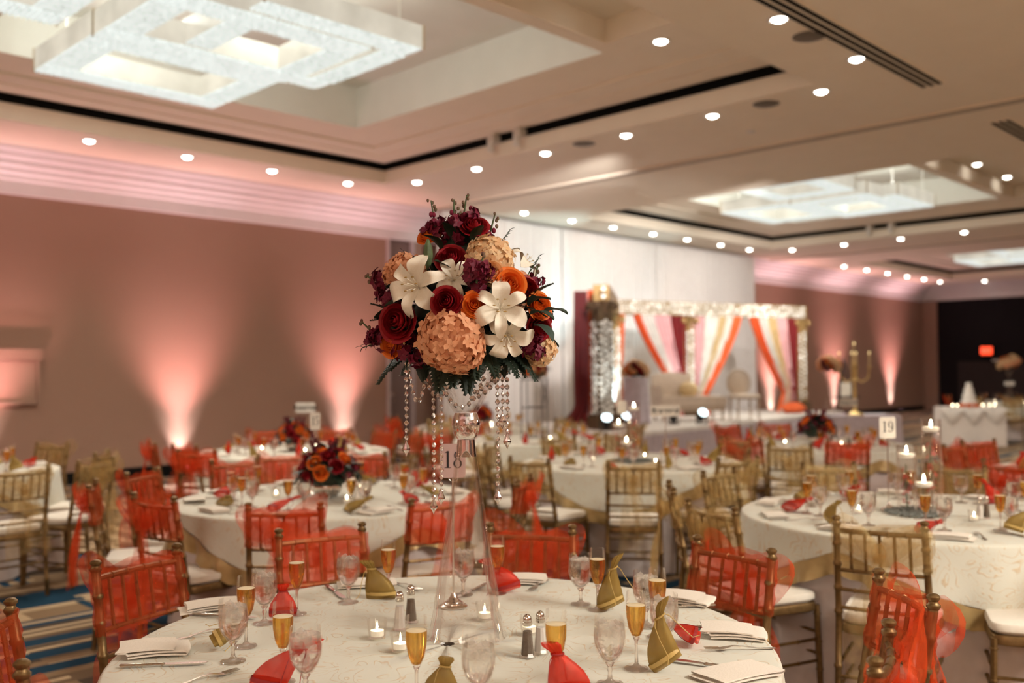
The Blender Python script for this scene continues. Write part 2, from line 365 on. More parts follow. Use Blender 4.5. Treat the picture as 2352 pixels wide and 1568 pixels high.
def struct(name, me, parent=None, M=None):
    o = obj(name, me, parent, M)
    if not parent: o['kind'] = 'structure'
    return o
def T(v, rz=0, s=1, tilt=None):
    M = Matrix.Translation(Vector(v)) @ Matrix.Rotation(rz, 4, 'Z')
    if tilt: M = M @ Matrix.Rotation(tilt[0], 4, tilt[1])
    if s != 1: M = M @ (Matrix.Diagonal((*s, 1)) if hasattr(s, '__len__') else Matrix.Scale(s, 4))
    return M
def face(n, up=(0, 0, 1), loc=(0, 0, 0), s=1, spin=0):      # local +Z along n
    q = Vector(n).to_track_quat('Z', 'Y'); return Matrix.Translation(Vector(loc)) @ q.to_matrix().to_4x4() @ Matrix.Rotation(spin, 4, 'Z') @ Matrix.Scale(s, 4)
ORD = ['first', 'second', 'third', 'fourth', 'fifth', 'sixth', 'seventh', 'eighth', 'ninth', 'tenth', 'eleventh', 'twelfth', 'thirteenth']
HOURS = ["twelve", "one", "two", "three", "four", "five", "six", "seven", "eight", "nine", "ten", "eleven"]
def clock(l, d):          # direction from a table's centre as seen by the camera: twelve = away, three = to the side of the stage wall
    h = (math.degrees(math.atan2(l, d)) % 360)/30; k = int(round(h*2)) % 24
    return (HOURS[k//2]+" o'clock") if k % 2 == 0 else ('half past '+HOURS[k//2])

# ------------------------------------------------------------------ the room
def quad(b, pts): b.add(pts, [(0, 1, 2, 3)])
WY, X0, X1, YN = 13.7, -13, 35.4, -13
b = MB(); quad(b, [(X0, YN, 0), (X1, YN, 0), (X1, WY, 0), (X0, WY, 0)]); struct('floor', b.mesh('floor', 'carpet'))
b = MB(); b.box(((X0+10.7)/2, WY+.1, 2.4), (10.7-X0, .2, 4.8)); b.box(((11.27+X1)/2, WY+.1, 2.4), (X1-11.27, .2, 4.8)); b.box((10.985, WY+.1, 4.55), (.57, .2, .7))
wl = struct('wall_left', b.mesh('wall_left', 'wall', False))
b = MB(); b.box((X1+.1, (YN+WY)/2, 2.4), (.2, WY-YN, 4.8)); struct('wall_far', b.mesh('wall_far', 'black_wall', False))
b = MB(); b.box((X1-.04, 6.2, .87), (.06, 12.6, 1.74)); struct('trim_1', b.mesh('panel', 'dark_panel', False))
b = MB(); b.box((X1-.06, 13.44, 1.98), (.12, .5, 3.95)); struct('trim_0', b.mesh('pilaster', 'wall', False))
b = MB(); b.box(((X0+X1)/2, YN-.1, 2.4), (X1-X0, .2, 4.8)); struct('wall_right', b.mesh('wall_right', 'wall', False))
b = MB(); b.box((X0-.1, (YN+WY)/2, 2.4), (.2, WY-YN, 4.8)); struct('wall_back', b.mesh('wall_back', 'wall', False))
b = MB(); b.box(((X0+10.66)/2, WY-.012, .085), (10.66-X0, .024, .17)); struct('baseboard_left', b.mesh('baseboard', 'black', False))
b = MB(); b.box(((11.3+X1)/2, WY-.012, .085), (X1-11.3, .024, .17)); struct('baseboard_far', b.mesh('baseboard', 'black', False))
# crown: stepped cornice along the wall
CR = [(0, 3.95), (-.05, 3.95), (-.06, 4.13), (-.10, 4.15), (-.11, 4.20), (-.19, 4.23), (-.20, 4.275), (-.30, 4.31), (-.31, 4.36), (-.43, 4.39), (-.45, 4.435), (-.58, 4.46), (-.60, 4.5)]
b = MB(); n = len(CR)
b.add([(x, WY+y, z) for x in (X0, X1) for (y, z) in CR], [(i, i+1, n+i+1, n+i) for i in range(n-1)])
struct('trim_2', b.mesh('crown', 'crown', False))
b = MB(); b.add([(X1+y, yy, z) for yy in (YN, WY) for (y, z) in CR], [(i+1, i, n+i, n+i+1) for i in range(n-1)])
struct('trim_3', b.mesh('crown', 'crown', False))
# pocket door between wall and drape
dr = struct('door_1', MB().box((10.985, WY+.09, 2.1), (.53, .05, 4.2)).mesh('door', 'door', False))
for x in (10.70, 11.27): struct('door_trim', MB().box((x, WY-.01, 2.1), (.055, .08, 4.2)).mesh('trim', 'door_trim', False), dr)
struct('door_head', MB().box((10.985, WY-.01, 4.22), (.62, .08, .05)).mesh('trim', 'door', False), dr)
struct('handle', MB().cyl((10.80, WY+.06, 1.0), (10.80, WY-.03, 1.0), .02).cyl((10.80, WY+.06, 1.12), (10.80, WY-.0, 1.12), .04).mesh('handle', 'silver'), dr)
# ceiling of each bay
def ring(b, o, i, z):
    (x0, x1, y0, y1), (a0, a1, c0, c1) = o, i
    quad(b, [(x0, y0, z), (x0, y1, z), (a0, y1, z), (a0, y0, z)]); quad(b, [(a1, y0, z), (a1, y1, z), (x1, y1, z), (x1, y0, z)])
    quad(b, [(a0, y0, z), (a0, c0, z), (a1, c0, z), (a1, y0, z)]); quad(b, [(a0, c1, z), (a0, y1, z), (a1, y1, z), (a1, c1, z)])
def walls(b, r, z0, z1):
    x0, x1, y0, y1 = r
    for p, q in (((x0, y0), (x1, y0)), ((x1, y0), (x1, y1)), ((x1, y1), (x0, y1)), ((x0, y1), (x0, y0))): quad(b, [(*p, z0), (*q, z0), (*q, z1), (*p, z1)])
trimn = 4
for k in (-1, 0, 1, 2):
    dx = 12*k; bay = (-.65+dx, 11.35+dx, 2.0, WY); slot = (1.95+dx, 9.24+dx, 4.64, 11.89); cof = (2.5+dx, 7.58+dx, 6.12, 10.36); rec = (2.9+dx, 7.64+dx-(.25 if k == 0 else -.2), 4.9, 5.93)
    if k == -1: bay = (X0, -.65, 2.0, WY)
    b = MB()
    if k == -1: quad(b, [(X0, 2, 4.5), (X0, WY, 4.5), (-.65, WY, 4.5), (-.65, 2, 4.5)])
    else:
        ring(b, bay, slot, 4.5); walls(b, slot, 4.5, 4.8)
        x0, x1, y0, y1 = slot                                    # tray, pierced by the recess and the coffer
        ring(b, (x0, x1, 6.02, y1), cof, 4.8); ring(b, (x0, x1, y0, 6.02), rec, 4.8)
        walls(b, rec, 4.8, 5.05); quad(b, [(rec[0], rec[2], 5.05), (rec[0], rec[3], 5.05), (rec[1], rec[3], 5.05), (rec[1], rec[2], 5.05)])
    ce = struct('ceiling', b.mesh('ceiling', 'ceiling', False))
    if k >= 0:
        b = MB(); walls(b, cof, 4.8, 5.35); quad(b, [(cof[0], cof[2], 5.35), (cof[0], cof[3], 5.35), (cof[1], cof[3], 5.35), (cof[1], cof[2], 5.35)])
        struct('coffer', b.mesh('coffer', 'coffer', False), ce)
        b = MB(); i_ = .006; walls(b, (slot[0]+i_, slot[1]-i_, slot[2]+i_, slot[3]-i_), 4.70, 4.797); ring(b, slot, (slot[0]+.07, slot[1]-.07, slot[2]+.07, slot[3]-.07), 4.795); struct('air_slot', b.mesh('slot', 'black', False), ce)
        b = MB()                                                 # shallow steps on the tray
        for ins, h in ((.42, .02), (.85, .035)):
            x0, x1, y0, y1 = slot[0]+ins, slot[1]-ins, slot[2]+ins*.3, slot[3]-ins
            for c_, d_ in (((x0, (y0+y1)/2), (.05, y1-y0)), ((x1, (y0+y1)/2), (.05, y1-y0)), (((x0+x1)/2, y1), (x1-x0, .05))): b.box((*c_, 4.8-h/2+.005), (*d_, h))
        struct('tray_moulding', b.mesh('moulding', 'ceiling', False), ce)
        for y_ in (9.35, 8.85):
            struct('slot_bracket', MB().box((9.17+dx, y_, 4.74), (.16, .12, .12)).cyl((9.1+dx, y_, 4.68), (9.1+dx, y_, 4.56), .05).mesh('bracket', 'white_metal'), ce)
        tr = struct('trim_%d' % trimn, MB().box((11.35+dx, (2+WY)/2, 4.485), (.16, WY-2, .03)).mesh('track', 'ceiling', False)); trimn += 1
        for s_ in (-.045, .045): struct('track_slot', MB().box((11.35+dx+s_, (2+WY)/2, 4.468), (.03, WY-2-.7, .006)).mesh('slot', 'grille', False), tr)
b = MB(); quad(b, [(X0, YN, 4.5), (X0, 2, 4.5), (X1, 2, 4.5), (X1, YN, 4.5)]); struct('ceiling', b.mesh('ceiling', 'ceiling', False))
# linear air diffusers
for i, (xa, xb) in enumerate(((-1.0, 10.15), (12.2, 21.5))):
    fr = one('air_diffuser', MB().box(((xa+xb)/2, 3.78, 4.497), (xb-xa, .24, .012)).mesh('diffuser', 'ceiling', False), None,
             ['long linear ceiling diffuser with three dark slots, over the front tables', 'linear ceiling diffuser with dark slots beyond the partition track'][i], 'air vent')
    for y_ in (3.70, 3.78, 3.86): obj('vent_slot', MB().box(((xa+xb)/2, y_, 4.488), (xb-xa-.04, .042, .008)).mesh('slot', 'black', False), fr)
# downlights
rim = MB().lathe([(.062, -.003), (.066, -.008), (.075, -.012), (.098, -.008), (.10, .004)], 20).mesh('rim', 'white_metal')
lens = MB().lathe([(0, -.030), (.03, -.027), (.05, -.017), (.062, -.004)], 18).mesh('lens', 'lens')
DL = []
for i, x in enumerate((3.48, 4.80, 6.12, 7.44, 8.79)): DL.append((x, 12.25, 4.5, 34, f"recessed downlight, {ORD[i]} along the cornice of the big pink wall"))
for i, y in enumerate((11.44, 10.08, 8.71, 7.33, 6.06, 4.71)): DL.append((9.52, y, 4.5, 34, f"recessed downlight, {ORD[i]} from the corner in the row beside the long black slot"))
for i, x in enumerate((7.28, 8.76)): DL.append((x, 3.97, 4.5, 30, f"small downlight {['nearer', 'farther'][i]} along the linear ceiling diffuser"))
for i, x in enumerate((6.7, 8.08)): DL.append((7.72 if i else x, 5.5 if i else 5.4, 5.05 if i == 0 else 4.8, 30, ['recessed downlight cut by the top edge of the picture', 'bright recessed downlight beside the ceiling beam'][i]))
for i, x in enumerate((12.84, 14.2, 15.5, 16.9, 18.2, 19.6, 20.9)): DL.append((x, 12.3, 4.5, 30, f"recessed downlight, {ORD[i]} in the row over the white drape"))
for i, y in enumerate((11.6, 10.25, 8.89, 7.5)): DL.append((21.75, y, 4.5, 26, f"recessed downlight, {ORD[i]} in the row between second and third chandeliers"))
for i, x in enumerate((15.79, 17.33, 18.9)): DL.append((x, 5.74, 5.05, 24, f"recessed downlight, {ORD[i]} over the purple-tinted ceiling beam"))
for i, x in enumerate((26.4, 27.9, 29.4, 30.9, 32.3, 33.7)): DL.append((x, 12.45, 4.5, 22, f"recessed downlight, {ORD[i]} in the row above the far pink wall"))
DL.append((34.6, 11.3, 4.5, 20, 'recessed downlight above the black far wall'))
for (x, y, z, e, lb) in DL:
    inst('ceiling_downlight', [('rim', rim), ('lens', lens)], Vector((x, y, z)), lb, 'light', 'recessed ceiling downlights')
    lamp('downlight_beam', 'SPOT', (x, y, z-.02), e, (1, .88, .72), (x, y, 0), spot_size=math.radians(96), spot_blend=.7, shadow_soft_size=.06)
for x in (-6, -2, 2, 6):                                       # the same fittings go on behind the camera
    for y in (1.2, -1.5, -4.5): lamp('downlight_beam', 'SPOT', (x, y, 4.48), 46, (1, .92, .78), (x, y, 0), spot_size=math.radians(110), spot_blend=.7, shadow_soft_size=.08)
spk = MB().lathe([(0, -.012), (.13, -.012), (.15, -.004), (.15, .004)], 24).mesh('grille', 'grille')
for (x, y, lb) in ((9.53, 5.37, 'round ceiling speaker grille between two downlights beside the black slot'), (9.49, 8.0, 'faint round speaker grille farther along the downlight row'), (7.86, 3.99, 'faint round speaker grille near the linear diffuser')):
    one('ceiling_speaker', spk, Vector((x, y, 4.5)), lb, 'speaker')
one('smoke_detector', MB().lathe([(0, -.03), (.04, -.03), (.055, 0)], 16).mesh('detector', 'white_metal'), Vector((10.47, 6.12, 4.5)), 'tiny white ceiling detector before the partition track', 'detector')
# chandeliers: overlapping rectangular frames with fabric sides and crystal undersides
def chandelier(ox, label):
    root = obj('chandelier', None, None, Vector((ox, 0, 0))); tag(root, label, 'chandelier')
    for (x0, x1, y0, y1, z, wd) in ((3.3, 5.19, 8.34, 9.78, 4.5, .30), (3.3, 5.25, 6.93, 8.35, 4.485, .30), (4.0, 5.66, 6.7, 8.42, 4.52, .26), (1.5, 3.02, 7.0, 8.42, 4.52, .30)):
        b = MB(); h = .22
        for (r, s) in (((x0, x1, y0, y1), 1), ((x0+wd, x1-wd, y0+wd, y1-wd), 1)): walls(b, r, z+.008, z+h)
        fr = obj('frame', b.mesh('frame', 'lamp_fabric', False), root)
        b = MB(); ring(b, (x0, x1, y0, y1), (x0+wd, x1-wd, y0+wd, y1-wd), z+h); obj('top_diffuser', b.mesh('top', 'lamp_fabric', False), fr)
        b = MB(); ring(b, (x0, x1, y0, y1), (x0+wd, x1-wd, y0+wd, y1-wd), z+.004)
        rng = random.Random(3)                                 # hanging rods of crystal under the frame
        per = []
        for i in range(int((x1-x0)/.045)):
            for (ya, yb) in ((y0, y0+wd), (y1-wd, y1)): per.append((x0+.02+i*.045, ya+.01, x0+.02+i*.045, yb-.01))
        for i in range(int((y1-y0-2*wd)/.045)):
            for (xa, xb) in ((x0, x0+wd), (x1-wd, x1)): per.append((xa+.01, y0+wd+.02+i*.045, xb-.01, y0+wd+.02+i*.045))
        for (ax, ay, bx, by) in per: b.tube([(ax, ay, z-.004), (bx, by, z-.004)], .014+rng.random()*.005, 4)
        rods = obj('crystal_rods', b.mesh('rods', 'lamp_crystal', False), fr); rods['kind'] = 'stuff'
        for (x, y) in ((x0, y0), (x1, y0), (x0, y1), (x1, y1)): obj('corner_strip', MB().box((x, y, z+h/2), (.018, .018, h+.01)).mesh('strip', 'rope_wrap', False), fr)
    for (x, y) in ((3.5, 9.5), (5.0, 9.5), (3.5, 7.2), (5.0, 7.2), (5.5, 6.85), (2.7, 7.2)):
        obj('suspension_rod', MB().cyl((x, y, 4.7), (x, y, 5.36), .008, n=6).lathe([(.04, 5.35), (.03, 5.3), (0, 5.3)], 10, (x, y, 0)).mesh('rod', 'white_metal'), root)
chandelier(0, 'large crystal chandelier of overlapping rectangles over the big pink wall tables')
chandelier(12.3, 'rectangular crystal chandelier hanging before the stage')
chandelier(24.2, 'distant rectangular crystal chandelier cut by the picture edge')
# wall panel, outlet, exit sign
b = MB(); b.box((4.3, WY-.03, 1.44), (.72, .06, .56)); wp = one('wall_panel', b.mesh('panel', 'wallpanel', False), None, 'framed service panel with a shelf on the pink wall', 'panel')
obj('shelf', MB().box((4.3, WY-.06, 1.80), (.86, .12, .15)).mesh('shelf', 'wall', False), wp)
b = MB()
for (x, z, a, c_) in ((4.3, 1.74, .80, .03), (4.3, 1.15, .80, .03), (4.68, 1.44, .03, .6), (3.92, 1.44, .03, .6)): b.box((x, WY-.045, z), (a, .09, c_))
obj('frame', b.mesh('frame', 'wallpanel', False), wp)
inst('wall_outlet', [('plate', MB().box((0, -.008, 0), (.14, .016, .11)).mesh('plate', 'outlet', False)), ('socket', MB().box((-.03, -.018, 0), (.035, .006, .06)).box((.03, -.018, 0), (.035, .006, .06)).mesh('socket', 'black', False))], Vector((5.72, WY, .3)), 'small pale outlet plate low on the pink wall', 'outlet')
def text_mesh(body, size, m, bold=0):
    cu = bpy.data.curves.new('text', 'FONT'); cu.body = body; cu.size = size; cu.align_x = 'CENTER'; cu.align_y = 'CENTER'; cu.offset = bold
    to = bpy.data.objects.new('text', cu); C.objects.link(to); dg = bpy.context.evaluated_depsgraph_get()
    me = bpy.data.meshes.new_from_object(to.evaluated_get(dg)); bpy.data.objects.remove(to); me.materials.clear(); me.materials.append(MATS[m]); return me
RX = Matrix.Rotation(pi/2, 4, 'X')
if True:
    M = Matrix.Translation((X1-.25, 11.47, 2.11)) @ Matrix.Rotation(-pi/2, 4, 'Z')
    inst('exit_sign', [('box', MB().box((0, .05, 0), (.40, .10, .30)).mesh('box', 'black', False)), ('face', MB().box((0, -.004, 0), (.38, .008, .26)).mesh('face', 'exit_red', False), None, [('lettering', text_mesh('EXIT', .16, 'sign_white', .004), Matrix.Translation((0, -.010, 0)) @ RX)]), ('bracket', MB().box((0, .14, 0), (.1, .2, .06)).mesh('bracket', 'black', False))], M, 'glowing red EXIT sign on the black far wall', 'sign')
one('wall_sign', MB().box((X1-.03, 11.05, 1.72), (.03, .62, .17)).mesh('sign', 'sign_white', False), None, 'narrow white plate on the black wall below the EXIT sign', 'sign')

# ------------------------------------------------------------------ chairs
def bamboo(path, r, n=8, rings=()):     # tube with raised rings at fractions of its length
    a, c = Vector(path[0]), Vector(path[-1]); pts = []; rad = []
    fr = sorted(set([i/(len(path)-1) for i in range(len(path))] + [f+e for f in rings for e in (-.012, -.006, .006, .012)]))
    def at(f):
        k = min(int(f*(len(path)-1)), len(path)-2); t = f*(len(path)-1)-k; return Vector(path[k]).lerp(Vector(path[k+1]), t)
    for f in fr:
        pts.append(at(f)); rad.append(r*1.28 if any(abs(f-g) < .008 for g in rings) else r)
    return MB().tube(pts, rad, n)
def yb(z): return -.205-.075*max(0, (z-.45)/.435)
CH = []
for sx in (-1, 1):
    b = bamboo([(sx*.188, -.245, 0), (sx*.183, -.205, .45), (sx*.172, yb(.885), .885)], .0145, 10, (.12, .3, .56, .68, .8, .9))
    b.lathe([(.0145, -.01), (.019, -.004), (.019, .003), (.0135, .008), (.0125, .013), (.0185, .02), (.0185, .026), (.012, .032), (0, .034)], 10, (sx*.172, yb(.885), .885))
    CH.append(('leg', b.mesh('rear_leg', 'gold')))
    CH.append(('leg', bamboo([(sx*.198, .195, 0), (sx*.188, .185, .43)], .0145, 8, (.3, .6, .9)).mesh('front_leg', 'gold')))
def rail(z, r, sag=.02):
    hw = .172+.012*(.885-z)/.43; return bamboo([(hw*t, yb(z)-sag*(1-t*t), z) for t in (-1, -.6, -.2, .2, .6, 1)], r, 8, (.2, .4, .6, .8))
CH.append(('top_rail', rail(.855, .0105).mesh('rail', 'gold')))
for z in (.685, .60, .52): CH.append(('back_rail', rail(z, .0085).mesh('rail', 'gold')))
for i in range(5):
    t = (i-2)/3; CH.append(('spindle', bamboo([(t*.176, yb(.685)-.02*(1-t*t), .685), (t*.173, yb(.855)-.02*(1-t*t), .855)], .0068, 6, (.25, .5, .75)).mesh('spindle', 'gold')))
def slab(z0, z1, w0, w1, dpt, rr, m, dome=0, nm='slab'):
    n = 40
    def outline(u, ins):
        an = 2*pi*u; c_, s_ = cos(an), sin(an); e = .28; x = math.copysign(abs(c_)**e, c_); y = math.copysign(abs(s_)**e, s_)
        hw = (w0+(w1-w0)*(y+1)/2)-ins; return x*hw, y*(dpt-ins)
    prof = [(ins, z) for ins, z in ((.0+rr, z0), (0, z0+rr), (0, z1-rr), (rr*.4, z1-rr*.3), (rr*1.6, z1))]
    b = MB(); rows = [[(*outline(k/n, ins), z) for k in range(n)] for ins, z in prof]
    vs = [v for r_ in rows for v in r_]; fs = [(i*n+k, i*n+(k+1) % n, (i+1)*n+(k+1) % n, (i+1)*n+k) for i in range(len(rows)-1) for k in range(n)]
    vs.append((0, 0, z1+dome)); vs.append((0, 0, z0)); t = len(vs)-2; m_ = (len(rows)-1)*n
    fs += [(m_+k, m_+(k+1) % n, t) for k in range(n)] + [((k+1) % n, k, t+1) for k in range(n)]
    return b.add(vs, fs).mesh(nm, m)
CH.append(('seat_frame', slab(.40, .445, .185, .205, .20, .008, 'gold', nm='seat_frame')))
CH.append(('cushion', slab(.445, .492, .182, .203, .198, .014, 'cushion', .008, 'cushion')))
for sx in (-1, 1):
    for z in (.17, .27): CH.append(('stretcher', bamboo([(sx*.187, -.23, z), (sx*.193, .19, z)], .008, 6, (.3, .7)).mesh('stretcher', 'gold')))
for z in (.20, .30): CH.append(('stretcher', bamboo([(-.192, .19, z), (.192, .19, z)], .008, 6, (.3, .7)).mesh('stretcher', 'gold')))
CH.append(('stretcher', bamboo([(-.186, -.228, .23), (.186, -.228, .23)], .008, 6, (.3, .7)).mesh('stretcher', 'gold')))

def sash(m, seed):
    r = random.Random(seed); ph = [r.random()*6.28 for _ in range(8)]; parts = []
    z0 = .70+r.uniform(-.02, .02); z1 = .885
    def band(u, v):          # wraps both posts
        a = 2*pi*u; x = .198*math.copysign(abs(cos(a))**.35, cos(a)); yy = .030*sin(a)
        z = z0+(z1-z0)*v + .012*sin(5*x*8+ph[0])*(v) - .018*(1-v)*sin(x*9+ph[1]) - .02*(1-abs(x)/.2)*(1-v)
        return (x*(1+.012*sin(14*v+ph[2])), yb(z)-.012*(1-(x/.2)**2)+yy+.004*sin(22*v+x*20+ph[3]), z)
    parts.append(('band', MB().grid(band, 40, 10, True).mesh('band', m)))
    ky, kz = yb(.78)-.055, .785+r.uniform(-.03, .02)
    parts.append(('knot', MB().grid(lambda u, v: (.030*cos(2*pi*u)*sin(pi*max(.02, min(.98, v)))*(1+.15*sin(6*pi*u)), ky+.028*sin(2*pi*u)*sin(pi*max(.02, min(.98, v))), kz-.042*cos(pi*v)), 14, 8, True).mesh('knot', m)))
    for sx in (-1, 1):
        ln = r.uniform(.17, .22); up = r.uniform(.05, .13) if sx > 0 else r.uniform(.02, .12); w_ = r.uniform(.055, .075)
        def loop(u, v):      # a puffed ribbon loop
            a = 2*pi*u; px = sx*(ln*.5*(1-cos(a))); pz = up*(1-cos(a))/2+.028*sin(a)*(1.2-cos(a))*.9; k = .35+.65*sin(pi*min(1, max(0, (1-cos(a))/2))**.5)
            q = (v-.5)*2*w_*k
            return (px, ky-.012-.018*sin(a)-.02*sin(pi*v)+.006*sin(9*v+3*a+ph[4]), kz+pz+q+.008*sin(12*u+ph[5]))
        parts.append(('loop', MB().grid(loop, 24, 6).mesh('loop', m)))
        ll = r.uniform(.40, .60); wd = r.uniform(.06, .085); off = sx*r.uniform(.02, .06)
        def tail(u, v):
            q = (u-.5)*2; k = .25+.75*min(1, v*2.2)
            return (off*min(1, v*2)+q*wd*k+sx*.02*v+.01*sin(7*v+ph[6]), ky-.015-.05*v*(1-v)-.02*sin(q*4+ph[7]+3*v)*min(1, v*2)-.05*v, kz-ll*v-.02*q*v*sx)
        parts.append(('tail', MB().grid(tail, 10, 14).mesh('tail', m)))
    parts = [('band', parts[0][1], None)] + parts[1:]
    return parts
SASH = {c: [sash('organza_'+c, s+(0 if c == 'red' else 40)) for s in range(3)] for c in ('red', 'gold')}
# tables: side / ahead of the camera
TB = dict(A=(-.19, 2.74, 'front table'), B=(-1.15, 5.93, 'rose table behind the vase'), C=(-2.15, 9.4, 'table nearest the pink wall'), D=(1.0, 8.07, 'Reserved middle table'),
          E=(2.16, 5.10, 'table nineteen'), F=(3.1, 9.75, 'rose table before the stage'), G=(4.45, 6.95, 'table at the picture edge'), H=(.25, 10.8, 'metal-stand table'),
          J=(-4.62, 7.6, 'table by the wall panel'), K=(-.45, 13.3, 'table by the white drape'), I=(10.9, 20.9, 'table by the black wall'))
CHAIRS = dict(
 A=[(-1.31, 3.35, 'red'), (-.78, 3.89, 'red'), (.07, 3.90, 'red'), (.79, 3.46, 'red'), (1.14, 2.81, 'red'), (.85, 2.23, 'red'), (-1.36, 2.50, 'red'), (-.95, 1.98, 'red')],
 B=[(-1.85, 4.93, 'red'), (-2.40, 6.20, 'red'), (-2.43, 5.53, 'red'), (-1.10, 4.60, 'red'), (-.36, 4.79, 'red'), (.06, 5.64, 'red'), (-2.03, 6.97, 'red'), (-1.80, 7.42, 'red'), (-1.18, 7.5, 'red')],
 C=[(-3.30, 8.75, 'red'), (-2.85, 8.45, 'red'), (-2.6, 7.85, 'red'), (-1.12, 9.85, 'red'), (-2.75, 10.5, 'red'), (-2.0, 10.75, 'red'), (-1.4, 10.4, 'red')],
 D=[(.83, 6.58, 'gold'), (.12, 6.91, 'gold'), (1.60, 6.80, 'gold'), (2.05, 8.8, 'gold'), (.46, 9.15, 'gold'), (1.1, 9.5, 'gold'), (-.25, 7.68, 'gold'), (-.12, 8.4, 'gold')],
 E=[(.87, 5.23, 'gold'), (.93, 4.48, 'gold'), (1.30, 6.0, 'gold'), (1.52, 3.97, 'gold'), (2.10, 6.36, 'gold'), (2.87, 6.2, 'gold')],
 F=[(2.95, 8.41, 'red'), (2.13, 8.78, 'red'), (2.32, 8.0, 'gold'), (2.45, 10.85, 'red'), (3.05, 11.1, 'red')],
 G=[(3.30, 6.38, 'red'), (3.68, 7.86, 'red'), (4.05, 8.3, 'red')],
 H=[(-1.02, 10.45, 'gold'), (-.75, 9.8, 'red'), (-.45, 11.95, 'red'), (.7, 12.0, 'gold'), (1.45, 11.3, 'gold')],
 J=[(-4.25, 8.75, 'gold'), (-3.35, 6.52, 'gold'), (-3.34, 7.75, 'gold'), (-3.08, 7.05, 'gold')],
 K=[(-1.55, 12.6, 'red'), (-.9, 12.2, 'gold'), (.5, 12.8, 'gold'), (-1.6, 13.5, 'red')],
 I=[(9.8, 20.2, 'gold'), (10.4, 19.8, 'gold'), (11.0, 19.7, 'gold'), (11.4, 20.0, 'gold'), (10.0, 21.6, 'red')])
def chair(l, d, tgt, col, label, seed):
    p = P(l, d); f = (P(*tgt)-p); f.z = 0; f.normalize(); o = p+f*.275
    rz = math.atan2(f.y, f.x)-pi/2
    root = inst('chiavari_chair', CH, T(o, rz), label, 'chair', 'gilded chairs around the banquet tables')
    sh = SASH[col][seed % 3]; band = obj('sash', sh[0][1], root)
    for p_ in sh[1:]: obj(p_[0], p_[1], band)
    return root
used = set(); n = 0
for t, L in CHAIRS.items():
    tl, td, tn = TB[t]
    for (l, d, c) in L:
        q = math.hypot(l-tl, d-td)
        if q < 1.24 and t not in 'AB': l, d = tl+(l-tl)*1.24/q, td+(d-td)*1.24/q
        ck = clock(l-tl, d-td)
        if (t, ck) in used:
            for k in range(1, 12):
                h = (math.degrees(math.atan2(l-tl, d-td)) % 360)+15*(k//2+1)*(1 if k % 2 else -1); ck = clock(sin(math.radians(h)), cos(math.radians(h)))
                if (t, ck) not in used: break
        used.add((t, ck)); n += 1
        chair(l, d, (tl, td), c, f"gilded chair with {c} sash, {ck} of the {tn}", n)
# chair pulled aside from table nineteen: its cushion shows at the picture edge
p = P(2.21, 4.05); f = P(-.9, .35); rz = math.atan2(f.y, f.x)-pi/2
root = inst('chiavari_chair', CH, T(p, rz), 'gilded chair turned sideways, cream cushion cut by the picture edge', 'chair', 'gilded chairs around the banquet tables')
band = obj('sash', SASH['gold'][1][0][1], root)
for p_ in SASH['gold'][1][1:]: obj(p_[0], p_[1], band)

# ------------------------------------------------------------------ tables and cloths
R = .914
def cloth(rot, s, seed):
    r = random.Random(seed); ph = [r.random()*6.28 for _ in range(4)]
    def drop(a): return s+.21*abs(sin(2*(a-rot)))**1.3
    def skirt(a, t): return R+.006+.03*min(1, t*4)+(.02+.05*t)*.5*sin(11*a+ph[0])*min(1, t*3)+.012*sin(23*a+ph[1])*min(1, t*3)
    n = 120; b = MB(); rows = []
    for rr in (0.02, .3, .6, .85, R-.006): rows.append(lambda a, rr=rr: (rr*cos(a), rr*sin(a), .762+.0008*sin(9*a+20*rr+ph[2])))
    rows.append(lambda a: ((R+.004)*cos(a), (R+.004)*sin(a), .757))
    BW = .10
    for t in (.03, .1, .25, .4, .55, .7, .85, 1):
        def rw(a, t=t):
            dz = (drop(a)-BW)*t; q = skirt(a, dz); return (q*cos(a), q*sin(a), .757-dz)
        rows.append(rw)
    m = len(rows); vs = [f(2*pi*k/n) for f in rows for k in range(n)]
    fs = [(i*n+k, i*n+(k+1) % n, (i+1)*n+(k+1) % n, (i+1)*n+k) for i in range(m-1) for k in range(n)]; fs.append(tuple(range(n)))
    b.add(vs, fs); top = b.mesh('overlay_cloth', 'overlay', True, 0)
    g = MB(); n2 = 200
    def br(u, v):
        a = 2*pi*u; dz = drop(a)-BW+BW*v; q = skirt(a, dz)+.006+.022*v*sin(34*a+ph[3])+.008*v*sin(71*a); return (q*cos(a), q*sin(a), .757-dz-.004*sin(34*a))
    g.grid(br, n2, 4, True)
    return top, g.mesh('gold_border', 'satin', True, 0)
def under(seed):
    r = random.Random(seed); p1, p2 = r.random()*6, r.random()*6; g = MB()
    def f(u, v):
        a = 2*pi*u; q = R-.03+.04*v+(.045*v)*sin(9*a+p1)+.02*v*sin(17*a+p2); return (q*cos(a), q*sin(a), .744-.735*v)
    return g.grid(f, 90, 10, True).mesh('underskirt', 'under_cloth', True, 0)
US = [under(1), under(2)]
TT = MB().lathe([(0, .755), (R-.035, .755), (R-.03, .75), (R-.03, .735), (0, .735)], 40).mesh('tabletop', 'cream_wood')
TL = [MB().cyl((.55*cos(a), .55*sin(a), 0), (.55*cos(a), .55*sin(a), .736), .02).mesh('leg', 'grey_metal') for a in (.8, 2.37, 3.94, 5.5)]
ROT = dict(A=.6, B=.75, E=.80)
